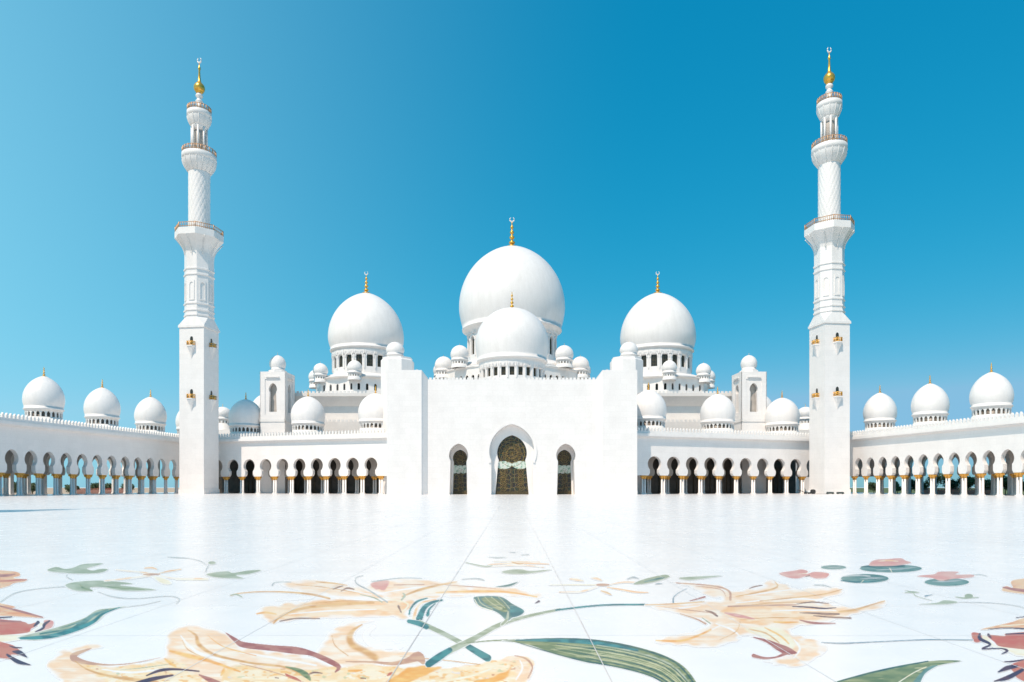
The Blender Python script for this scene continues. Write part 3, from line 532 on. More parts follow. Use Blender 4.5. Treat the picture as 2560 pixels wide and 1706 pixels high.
def put_dome(parent, key, args, loc, rotz=0.):
    """dome (shell) > drum, finial"""
    if key not in _cache:
        sh, dr, fn = dome_meshes(*args); zt = args[2]
        a = sh.build('dome', 'smooth', parent, loc, rotz); b = dr.build('drum', ['ring', 'drumglass'], a); c = fn.build('finial', ['gold', 'ring'], a, (0, 0, zt-.15))
        _cache[key] = a; return a
    c = copy_tree(_cache[key], parent); c.location = loc; c.rotation_euler = (0, 0, rotz); return c

# column: shaft with base > gold palm capital
def column_meshes():
    s_ = MB(); s_.lathe([(.33, 0), (.33, .16), (.27, .24), (.29, .32), (.225, .42), (.205, 3.5)], 12)
    s_.box(-.34, .34, -.34, .34, 0, .14)
    c_ = MB(); c_.lathe([(.215, 3.42), (.25, 3.50), (.23, 3.56), (.30, 3.78), (.42, 4.02), (.50, 4.16), (.40, 4.2)], 12)
    for k in range(8):
        a = k*math.pi/4; c_.box(-.05, .05, -.53, -.30, 3.86, 4.14, 0, Matrix.Rotation(a, 4, 'Z'))
    c_.box(-.42, .42, -.42, .42, 4.2, 4.28)
    return s_, c_
_s, _c = column_meshes()
_tmp = _s.build('column', 'smooth'); COL_ME = _tmp.data; bpy.data.objects.remove(_tmp)
_tmp = _c.build('capital', 'capital'); CAP_ME = _tmp.data; bpy.data.objects.remove(_tmp)
def column(parent, x, y, rz=0.):
    c = inst('column', COL_ME, parent, (x, y, 0), rz); inst('capital', CAP_ME, c)

def arcade(label, A, B, inward, arches, extra_end, domes, back, dome_args, key, inner_off=6.0, depth=12.0, group='arcades round the courtyard'):
    """A, B wall ends (x, y); local x runs from A to B, local y runs into the building"""
    A = Vector((*A, 0)); B = Vector((*B, 0)); d = B-A; L = d.length; rz = math.atan2(d.y, d.x)
    T = thing('arcade', label, 'arcade', A, rz, group)
    sgn = inward                       # +1: building lies on local +y
    per = (arches[-1]-arches[0])/(len(arches)-1)
    us = list(arches)
    piers = sorted({round(u-per/2, 3) for u in us} | {round(us[-1]+per/2, 3)})
    R = .345*per; hn = .235*per; hw = .335*per
    def row(yoff, th, ztop, name, z0=4.28, mat='wall', u0=0., u1=None):
        u1 = L if u1 is None else u1
        out = [(u0, z0)]
        for u in us: out += arch_pts(u, z0, hw*.92, 4.95, hn, 6.9, R, 8.65)
        out += [(u1, z0), (u1, ztop), (u0, ztop)]
        b = MB(); b.holed(out, [], (0, yoff*sgn, 0), (1, 0, 0), (0, sgn, 0), th, 0); return b.build(name, mat, T)
    row(0, .9, 13.9, 'arch_wall')
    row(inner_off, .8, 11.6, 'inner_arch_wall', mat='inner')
    if back == 'open': 
        row(depth, .9, 13.9, 'outer_arch_wall')
        b = MB(); b.box(-.42, .42, -.24, .24, 0, 4.28); b.box(-.5, .5, -.32, .32, 0, .3); pier_me = None
        for p in piers:
            if pier_me is None: pier_me = b.build('outer_pier', 'smooth', T, (p, (depth+.45)*sgn, 0)).data
            else: inst('outer_pier', pier_me, T, (p, (depth+.45)*sgn, 0))
    else:
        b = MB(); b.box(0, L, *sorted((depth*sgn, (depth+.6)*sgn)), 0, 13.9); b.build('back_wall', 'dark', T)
    for ya, yb in ([(.95, inner_off-.05), (inner_off+.85, depth-.05)]):
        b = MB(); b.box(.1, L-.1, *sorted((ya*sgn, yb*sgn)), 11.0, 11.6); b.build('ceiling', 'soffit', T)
    b = MB(); b.box(0, L, *sorted((.95*sgn, (depth-.05)*sgn)), 11.65, 12.1); b.build('roof', 'smooth', T)
    b = MB(); b.box(0, L, *sorted((-.85*sgn, .3*sgn)), 13.15, 13.75); b.box(0, L, *sorted((-.55*sgn, .3*sgn)), 12.9, 13.148); b.build('cornice', 'smooth', T)
    b = MB(); b.box(0, L, *sorted((-.3*sgn, .15*sgn)), 13.752, 14.35)
    n = int(L/.85)
    for i in range(n):
        u = (i+.5)*L/n; y0, y1 = sorted((-.28*sgn, .12*sgn))
        b.box(u-.2, u+.2, y0, y1, 14.351, 14.85)
        b.add([(u-.2, y0, 14.85), (u+.2, y0, 14.85), (u+.2, y1, 14.85), (u-.2, y1, 14.85), (u, y0, 15.25), (u, y1, 15.25)], [(0, 1, 4), (2, 3, 5), (1, 2, 5, 4), (3, 0, 4, 5)])
    b.build('parapet', 'ring', T)
    rows = [.45, inner_off+.4]
    for p in piers:
        for yy in rows:
            for s_ in (-.31, .31): column(T, p+s_, yy*sgn)
    for u in extra_end: column(T, u-.31, .45*sgn); column(T, u+.31, .45*sgn)
    if back != 'open':                  # dark glazed doors with pale frames along the back
        for u in us:
            b = MB(); y = (depth-.05)*sgn
            for q in (-1.3, 0, 1.3): b.box(u+q-.05, u+q+.05, *sorted((y, y-.1*sgn)), 0, 6.5)
            for z in (2.4, 4.3, 6.4): b.box(u-1.4, u+1.4, *sorted((y-.001*sgn, y-.08*sgn)), z, z+.1)
            b.build('glazed_door', 'bronze', T)
    for u in domes: put_dome(T, key, dome_args, (u, 6.0*sgn, 0), 0.)
    return T
AS = (3.68, 19.6, 24.6, 17.75, 3.42, 3.25, 13.0, 22, .62, 15.9, 17.0, 2.4, .25)
AD = (4.22, 19.75, 24.7, 17.75, 4.02, 3.85, 13.0, 24, .72, 15.9, 17.0, 2.4, .27)
def wall_u(px, A, B):
    """distance along wall A-B where the picture column px meets it"""
    A = Vector(A); B = Vector(B); d = (B-A).normalized(); t = (px-CXD)/FD
    # (A + d*u).x = t*(A + d*u).y
    return (t*A.y-A.x)/(d.x-t*d.y)
def uniform(pxs, A, B, before=0, after=0):
    a, b = wall_u(pxs[0], A, B), wall_u(pxs[-1], A, B); n = len(pxs)-1; st = (b-a)/n
    return [a+st*i for i in range(-before, n+1+after)]
def dome_u(px, A, B, off):
    A = Vector(A); B = Vector(B); d = (B-A).normalized(); nrm = Vector((-d.y, d.x)) if True else None
    if nrm.dot(A) < 0: nrm = -nrm
    return wall_u(px, A+nrm*off, B+nrm*off)
# right wing
A, B = (27.25, 153.4), (81.25, 174.0)
arcade('white arcade with round arches between the entrance portal and the right minaret', A, B, 1,
       uniform([1504, 1549, 1592, 1634, 1674, 1716, 1754, 1793, 1829], A, B, 0, 1), [], [dome_u(p, A, B, 6.0) for p in (1490, 1649, 1797)], 'closed', AD, 'arcdome')
# left wing (local x from the portal outwards)
A, B = (-27.15, 159.3), (-84.9, 177.45)
arcade('white arcade with round arches between the entrance portal and the left minaret', A, B, -1,
       uniform([852, 808, 766, 724, 684, 644, 607, 569, 535], A, B, 0, 1), [], [dome_u(p, A, B, 6.0) for p in (863, 708, 565)], 'closed', AD, 'arcdome')
# right side
sx = lambda Z: 118.2-.2123*Z
A, B = (sx(174.0), 174.0), (sx(96), 96)
arcade('bright open arcade along the right side of the courtyard, shrubs seen through its arches', A, B, 1,
       uniform([1973, 2000, 2028, 2056, 2087, 2119, 2154, 2191, 2230, 2271, 2315], A, B, 0, 7), [], [dome_u(p, A, B, 6.0) for p in (2022, 2137, 2278)]+[dome_u(2278, A, B, 6.)+16.5, dome_u(2022, A, B, 6.)-17], 'open', AS, 'sidedome', depth=15.4, inner_off=7.7)
lx = lambda Z: -111.86+.152*Z
A, B = (lx(177.4), 177.4), (lx(96), 96)
arcade('shaded open arcade along the left side of the courtyard', A, B, -1,
       uniform([397, 370, 345, 317, 286, 256, 223, 188, 151, 112, 70, 27], A, B, 0, 6), [], [dome_u(p, A, B, 6.0) for p in (101, 235, 346, 437)]+[dome_u(101, A, B, 6.)+16.5], 'open', AS, 'sidedome', depth=14.4, inner_off=7.2)

# ------------------------------------------------------------------ prayer hall with its portal and large domes
H = thing('prayer_hall', 'great white prayer hall with a plain marble portal, three tall doors and large domes', 'mosque', (0, 153, 0))
OY = 153.0                                     # everything under H is placed relative to y = 153
def hb(b, name, mats, parent=None, loc=(0, 0, 0), rz=0.):
    return b.build(name, mats, H if parent is None else parent, (loc[0], loc[1]-(OY if parent is None else 0), loc[2]), rz)
X1, X0, YF, YW, YB, ZT, ZC = 27.15, 19.6, 148.0, 149.5, 186.0, 27.0, 25.2
for s_ in (-1, 1):
    b = MB(); xa, xb = sorted((s_*X0, s_*X1)); b.box(xa, xb, YF, YB, 0, ZT); b.box(xa-.0, xb+.0, YF-.25, YF-.002, 0, .9); hb(b, 'portal_pier', 'wall')
def keyhole(c, z0, hw, zn, hn, zc, R, zt): return arch_pts(c, z0, hw, zn, hn, zc, R, zt, 26)
kx = 149.5/159.6; kz = lambda z: (z-1.6)*kx+1.6
doorsX = ((0, 4.85, 7.5, 4.8, 9.9, 5.2, 16.3, 1.5, 3.95, 7.55, 3.15, 9.6, 3.5, 13.9), (-12.5, 2.12, 7.0, 1.9, 9.0, 2.25, 11.8, 4.2, 1.72, 6.6, 1.5, 8.6, 1.72, 10.6), (12.6, 2.12, 7.0, 1.9, 9.0, 2.25, 11.8, 4.2, 1.72, 6.6, 1.5, 8.6, 1.72, 10.6))
doorsX = tuple((c*kx, a*kx, kz(b_), d*kx, kz(e), f*kx, kz(g2), h, i*kx, kz(j), k*kx, kz(l), m_*kx, kz(n_)) for c, a, b_, d, e, f, g2, h, i, j, k, l, m_, n_ in doorsX)
out = [(-X0, 0)]
for c, hw, zn, hn, zc, R, zt, *_ in sorted(doorsX): out += keyhole(c, 0, hw, zn, hn, zc, R, zt)
out += [(X0, 0), (X0, ZC), (-X0, ZC)]
b = MB(); b.holed(out, [], (0, YW, 0), (1, 0, 0), (0, 1, 0), 1.5); hb(b, 'facade', 'wall')
b = MB(); b.box(-X0, X0, YW+1.5, YB, 18, ZC); b.box(-X0, X0, YW+9, YB, 0, 18); hb(b, 'hall_block', 'wall')
for s_ in (-1, 1):                     # splayed flanks whose tops slope down to the facade
    b = MB(); V = [(s_*X0, YF+.15, 0), (s_*18.35, YW, 0), (s_*X0, YW, 0), (s_*X0, YF+.15, ZT-.1), (s_*18.35, YW, ZC), (s_*X0, YW+1.5, ZC)]
    V = [(s_*X0, YF+.1, 0), (s_*18.4, YW+.01, 0), (s_*X0, YW+.01, 0), (s_*X0, YF+.1, ZT-.1), (s_*18.4, YW+.01, ZC-.1), (s_*X0, YW+.01, ZT-.1)]
    b.add(V, [(0, 2, 1), (3, 4, 5), (0, 1, 4, 3), (1, 2, 5, 4), (2, 0, 3, 5)]); hb(b, 'splay', 'wall')
# raised archivolt round the central door
b = MB(); o_ = arch_pts(0, 6.95, 5.1, 7.22, 5.05, 9.37, 5.45, 16.1, 26); i_ = arch_pts(0, 6.951, 4.65, 7.221, 4.6, 9.37, 4.98, 15.45, 26)
rim = o_+list(reversed(i_)); b.holed(rim, [], (0, YW-.22, 0), (1, 0, 0), (0, 1, 0), .21); hb(b, 'archivolt', 'smooth')
for c, hw, zn, hn, zc, R, zt, dep, ihw, izn, ihn, izc, iR, izt in doorsX:
    # reveal walls behind the facade, then the inner arch and the glazed door
    y1 = YW+1.5; y2 = YW+dep+.01
    if dep > 1.6:
        b = MB(); o_ = keyhole(c, 0, hw+.4, zn, hn+.4, zc, R+.4, zt+.4); i_ = keyhole(c, 0, hw, zn, hn, zc, R, zt)
        b.holed(o_+list(reversed(i_)), [], (0, y1+.002, 0), (1, 0, 0), (0, 1, 0), y2-y1); hb(b, 'reveal', 'smooth')
    b = MB(); o_ = [(c-hw-1, 0)]+keyhole(c, 0, ihw, izn, ihn, izc, iR, izt)+[(c+hw+1, 0), (c+hw+1, zt+1), (c-hw-1, zt+1)]
    b.holed(o_, [], (0, y2+.01, 0), (1, 0, 0), (0, 1, 0), .5); hb(b, 'inner_arch', 'smooth')
    b = MB(); b.box(-ihw-.3, ihw+.3, 0, .12, .05, izt+.3); D = hb(b, 'door', 'door', None, (c, y2+.55, 0))
    f = MB(); fz = izn-.35; n = 24; hwf = ihw; ph = 1.5 if c else 1.45
    if c == 0:      # two long lens shapes
        up = [(-hwf+2*hwf*i/n, fz-.05+.62*abs(math.sin(i/n*math.pi*2))**.6) for i in range(n+1)]; dn = [(x, fz-.35-.85*abs(math.sin(i/n*math.pi*2))**.6) for i, (x, _) in enumerate(up)]
    else:
        up = [(-hwf+2*hwf*i/n, fz+.45+.18*abs(math.sin(i/n*math.pi*3))) for i in range(n+1)]; dn = [(x, fz-1.05-.22*abs(math.sin(i/n*math.pi*3+1))) for i, (x, _) in enumerate(up)]
    f.holed(dn+list(reversed(up)), [], (0, -.06, 0), (1, 0, 0), (0, 1, 0), .05); hb(f, 'frieze', 'frieze', D)
    g_ = MB(); g_.box(-.09, .09, -.08, -.005, .75, fz-ph+.4) if c == 0 else None
    g_.box(-ihw, ihw, -.1, -.004, .05, .7); 
    for q in (-1, 1): g_.box(q*ihw*.97-.07, q*ihw*.97+.07, -.07, -.003, .75, izn-1)
    hb(g_, 'door_frame', 'bronze', D)
    ro = MB(); 
    for rr in (.35, .62, .86):
        k = 28; pts = [(iR*rr*math.cos(2*math.pi*i/k), -.04, izc+iR*rr*math.sin(2*math.pi*i/k)*1.05) for i in range(k+1)]; ro.tube(pts, .035 if c else .06, 4)
    for i in range(12):
        a = i*math.pi/6; ro.tube([(0, -.04, izc), (iR*.88*math.cos(a), -.04, izc+iR*.9*math.sin(a))], .02 if c else .035, 4)
    if c == 0:
        for q in (-1, 1):
            for rr in (.6, 1.2): ro.tube([(q*1.95+rr*math.cos(2*math.pi*i/20), -.04, 3.3+rr*math.sin(2*math.pi*i/20)) for i in range(21)], .035, 4)
    for i in range(12 if c == 0 else 8):           # petals of the rosette
        a = i*math.pi/(6 if c == 0 else 4); pts = []
        for j in range(13):
            u_ = j/12*2*math.pi; rr = iR*(.48+.2*math.cos(u_)); tt = .16*math.sin(u_); pts.append((rr*math.cos(a+tt), -.05, izc+rr*math.sin(a+tt)))
        ro.tube(pts, .045 if c == 0 else .03, 4)
    for q in ((-1, 1) if c == 0 else (0,)):
        for zz_ in (1.6, 3.3, 5.0):
            for rr in (.45, .8): ro.tube([(q*1.85+rr*math.cos(2*math.pi*i/16), -.05, zz_+rr*math.sin(2*math.pi*i/16)) for i in range(17)], .045 if c == 0 else .03, 4)
            for j in range(6): a = j*math.pi/3; ro.tube([(q*1.85, -.05, zz_), (q*1.85+.8*math.cos(a), -.05, zz_+.8*math.sin(a))], .03, 4)
    hb(ro, 'tracery', 'lattice', D)
b = MB()
def merlons(b, xa, xb, y, z, n, t=.35, h=.55):
    for i in range(n):
        x = xa+(xb-xa)*(i+.5)/n; w_ = (xb-xa)/n*.32; b.box(x-w_, x+w_, y, y+t, z, z+h)
merlons(b, -18.3, 18.3, YW+.05, ZC, 44, .3, .42); hb(b, 'parapet', 'ring')
# tall relief panels on the facade
# main hall behind
b = MB(); b.box(-62, 62, 187.6, 245, 0, 23.9)
b.add([(-62.2, 187.4, 23.9), (62.2, 187.4, 23.9), (62.2, 245, 23.9), (-62.2, 245, 23.9), (-63.8, 185.4, 26.3), (63.8, 185.4, 26.3), (63.8, 246, 26.3), (-63.8, 246, 26.3)], [(0, 3, 2, 1), (4, 5, 6, 7), (0, 1, 5, 4), (1, 2, 6, 5), (2, 3, 7, 6), (3, 0, 4, 7)])
b.box(-64, 64, 185.2, 246.2, 26.302, 27.2); hb(b, 'main_hall', 'warm')
for s_ in (-1, 1): b = MB(); merlons(b, *sorted((s_*64, s_*28)), 185.3, 27.2, 34, .3, .5); hb(b, 'hall_parapet', 'ring')
# lower shoulder roofs between arcades and hall
for s_ in (-1, 1):
    b = MB(); b.box(*sorted((s_*31, s_*66)), 183.5, 187.5, 0, 19.2); hb(b, 'shoulder_wall', 'warm')
    b = MB(); merlons(b, *sorted((s_*31, s_*66)), 183.5, 19.2, 30, .3, .6); hb(b, 'shoulder_parapet', 'ring')

def base_ring(cx, cy, R, n, z0, z1, nw, ww, wz0, wz1, name='dome_base'):
    """polygonal terrace with a row of small arched windows"""
    b = MB(); 
    for k in range(n):
        a = 2*math.pi*(k+.5)/n; side = 2*R*math.sin(math.pi/n); ap = R*math.cos(math.pi/n)
        U = Vector((math.cos(a), math.sin(a), 0)); N = Vector((-math.sin(a), math.cos(a), 0)); O = N*(-ap)-U*side/2
        holes = []
        for i in range(nw):
            c = side*(i+.5)/nw; holes.append([(c-ww/2, wz0), (c+ww/2, wz0)]+[(c+ww/2*math.cos(t*math.pi/6), wz1-ww/2+ww/2*math.sin(t*math.pi/6)*1.2) for t in range(0, 7)])
        b.holed([(0, z0), (side, z0), (side, z1), (0, z1)], holes, O, U, N, .5)
    b.lathe([(R-1.2, z0+.01), (R-1.2, z1-.3)], n, mi=1, smooth=False, a0=math.pi/2)
    b.lathe([(R+.3, z1), (R+.3, z1+.35), (R, z1+.5)], n, smooth=False, a0=-math.pi/2+2*math.pi*.0)
    return hb(b, name, ['ring', 'glass'], None, (cx, cy, 0))
def big_dome(cx, cy, R, zw, zt, zb, rb, rd, z0, n, ww, wz0, wz1, fh, fr, rot=0.):
    sh = MB(); pr = shell_profile(R, zw, zt, zb+.3, rb, 30)
    ring = [(rd+.1, zb-2.6), (rd+.35, zb-1.6), (rb-.45, zb-.55), (rb-.15, zb-.5), (rb+.22, zb-.42), (rb+.24, zb-.05), (rb, zb), (rb, zb+.3)]
    sh.lathe(ring+pr, 96); D = hb(sh, 'dome', 'smooth', None, (cx, cy, 0), rot)
    dr = MB(); side = 2*rd*math.tan(math.pi/n)
    for k in range(n):
        a = 2*math.pi*k/n; U = Vector((math.cos(a), math.sin(a), 0)); N = Vector((-math.sin(a), math.cos(a), 0)); O = N*(-rd)-U*side/2
        c = side/2; hole = [(c-ww/2, wz0), (c+ww/2, wz0)]+[(c+ww/2*math.cos(t*math.pi/8), wz1-ww/2+ww/2*math.sin(t*math.pi/8)*1.25) for t in range(0, 9)]
        dr.holed([(0, z0), (side, z0), (side, zb-1.9), (0, zb-1.9)], [hole], O, U, N, .7)
        # hood arch and little blind arches under the flare
        ho = [(c+(ww/2+.42)*math.cos(t*math.pi/10), wz1-ww/2+(ww/2+.42)*math.sin(t*math.pi/10)*1.35) for t in range(0, 11)]; hi = [(c+(ww/2+.12)*math.cos(t*math.pi/10), wz1-ww/2+(ww/2+.12)*math.sin(t*math.pi/10)*1.28) for t in range(0, 11)]
        dr.holed(ho+list(reversed(hi)), [], O-N*.2, U, N, .19)
        for q in (0, side): dr.box(-.14, .14, -.16, .16, wz0-.6, wz1-.2, 0, Matrix.Translation(O+U*q) @ Matrix.Rotation(a, 4, 'Z'))
        for q in (.25, .75):
            cc = side*q; zz = zb-2.6
            dr.holed([(cc-side*.23, zz+.2), (cc-side*.13, zz+.2)]+[(cc+side*.13*math.cos(math.pi-t*math.pi/6), zz+.55+side*.16*math.sin(t*math.pi/6)) for t in range(7)]+[(cc+side*.13, zz+.2), (cc+side*.23, zz+.2), (cc+side*.23, zz+1.15+side*.1), (cc-side*.23, zz+1.15+side*.1)], [], O-N*.32, U, N, .3)
    dr.lathe([(rd+.55, z0-.7), (rd+.55, z0-.01), (rd+.1, z0+.1)], n*2, smooth=False)
    hb(dr, 'drum', 'smooth', D)
    wb = MB(); wb.box(-ww/2-.05, ww/2+.05, 0, .08, wz0-.05, wz1+.3)
    for q in (-ww/6, ww/6): wb.box(q-.05, q+.05, -.06, -.002, wz0, wz1, 1)
    for q in range(1, 4): zz = wz0+(wz1-wz0)*q/4; wb.box(-ww/2, ww/2, -.05, -.003, zz-.05, zz+.05, 1)
    first = None
    for k in range(n):
        a = 2*math.pi*k/n; p = Vector((math.sin(a), -math.cos(a), 0))*(rd-.45)
        if first is None: first = wb.build('window', ['glass', 'bronze'], D, p, a)
        else: inst('window', first.data, D, p, a)
    finial_mb(fh, fr).build('finial', ['gold', 'ring'], D, (0, 0, zt-.25))
    return D
Zm = 212.0
big_dome(.0, Zm, 16.4, 57.2, 76.3, 50.2, 15.2, 13.6, 39.5, 24, 1.9, 41.5, 46.8, 9.6, .95)
for s_ in (-1, 1): big_dome(s_*43.75, 205, 11.15, 46.2, 60.0, 42.3, 10.35, 9.75, 34.4, 20, 1.75, 36.3, 39.9, 6.8, .7)
big_dome(0, 172, 9.15, 37.6, 46.6, 33.3, 8.7, 8.0, 27.0, 24, 1.15, 28.6, 31.2, 5.4, .5)
base_ring(0, Zm, 22, 16, 26.0, 35.6, 4, 1.0, 30.6, 33.4)
for s_ in (-1, 1): base_ring(s_*43.75, 205, 15.2, 8, 27.3, 32.3, 5, .75, 28.8, 30.6)
for s_ in (-1, 1): b = MB(); b.lathe([(15.2, 32.4), (12, 34.0), (10.4, 34.1)], 32, cap=True); hb(b, 'terrace', 'smooth', None, (s_*43.75, 205, 0))
b = MB(); b.lathe([(22, 35.7), (17, 38.8), (14.5, 39.0)], 48); hb(b, 'terrace', 'smooth', None, (0, Zm, 0))
SD = (2.1, 34.6, 36.9, 33.55, 1.85, 1.8, 31.9, 16, .3, 32.3, 33.0, .7, .06)
for s_ in (-1, 1):
    for k in range(8):
        a = k*math.pi/4; put_dome(H, 'small', SD, (s_*43.75+15.2*math.sin(a), 205-15.2*math.cos(a)-OY, 0))
        pass
SM = (2.65, 39.6, 42.3, 38.2, 2.35, 2.3, 36.3, 16, .4, 36.8, 37.6, .9, .08)
for th in (-118, -93, -68, -43, 43, 68, 93, 118):
    a = R_(th); put_dome(H, 'small2', SM, (22*math.sin(a), Zm-22*math.cos(a)-OY, -1.7 if abs(th) > 50 else 0))
# turrets behind the portal piers
for s_ in (-1, 1):
    b = MB(); cx, cy = s_*27.9, 166.5
    b.lathe([(4.1, 0), (4.1, 32.2), (3.7, 32.6), (3.7, 33.0), (2.3, 33.3)], 8, smooth=False, a0=math.pi/8)
    hb(b, 'turret', 'smooth', None, (cx, cy, 0))
    put_dome(H, 'turdome', (2.2, 34.9, 37.0, 33.9, 1.95, 1.85, 32.9, 14, .25, 33.1, 33.4, .5, .05), (s_*28.5, cy-OY, 0))
# roof domes peeping behind the lower roofs
for px, Z, zt in ((613, 192, 27.9), (1742, 192, 27.9)):
    put_dome(H, 'rear', AD, (PX(px, Z), Z-OY, zt-24.6))
for px in (512, 1851):
    put_dome(H, 'tiny', (2.3, 22.2, 24.2, 20.9, 2.05, 1.95, 17.5, 14, .3, 19.5, 20.2, 1.3, .10), (PX(px, 192), 192-OY, 0))
for px in (512, 1851): b = MB(); b.box(PX(px, 192)-3, PX(px, 192)+3, 189.5, 195, 0, 17.6); hb(b, 'roof_plinth', 'smooth')

# ------------------------------------------------------------------ square towers with a niche
def tower(label, px, rz):
    Z = 178.0; T = thing('tower', label, 'tower', (PX(px, Z), Z+2.5, 0), rz, 'square niche towers beside the prayer hall')
    w_ = 3.35; zt = 31.6; b = MB()
    for k in range(4):
        a = k*math.pi/2; U = Vector((math.cos(a), math.sin(a), 0)); N = Vector((-math.sin(a), math.cos(a), 0)); O = N*(-w_)-U*w_
        kh = arch_pts(w_, 21.2, 1.02, 25.6, .86, 27.0, 1.08, 28.7, 12)
        fr = [(w_-2.05, 20.4), (w_+2.05, 20.4), (w_+2.05, 29.7), (w_-2.05, 29.7)]
        b.holed([(0, 0), (2*w_, 0), (2*w_, zt), (0, zt)], [fr], O, U, N, .18)
        b.holed(fr, [kh], O+N*.18, U, N, 1.0)
        b.box(-1.75, 1.75, -.28, 0, 30.1, 30.35, 0, Matrix.Translation(N*(-w_)) @ Matrix.Rotation(a, 4, 'Z'))
    b.lathe([(1.9*1.414, 0), (1.9*1.414, 31.5)], 4, a0=math.pi/4, smooth=False, mi=1)
    b.box(-w_+.02, w_-.02, -w_+.02, w_-.02, zt-.2, zt+.02)
    b.lathe([(2.5, zt+.021), (2.5, zt+.6), (2.2, zt+.75)], 8, smooth=False)
    b.build('shaft', ['wall', 'soffit'], T)
    lb = MB()
    for k in range(4): lb.box(-4.0 if 0 else -w_-.16, w_+.16, -w_-.16, -w_+.2, 18.6, 19.4, 0, Matrix.Rotation(k*math.pi/2, 4, 'Z'))
    lb.build('ledge', 'ring', T)
    put_dome(T, 'towdome', (2.1, 34.2, 36.5, 32.7, 1.8, 1.75, 32.2, 14, .1, 32.25, 32.4, .9, .07), (0, 0, 0))
tower('square white tower with an arched niche and small dome right of the left minaret', 630.5, R_(-3))
tower('square white tower with an arched niche and small dome left of the right minaret', 1728.5, R_(3))

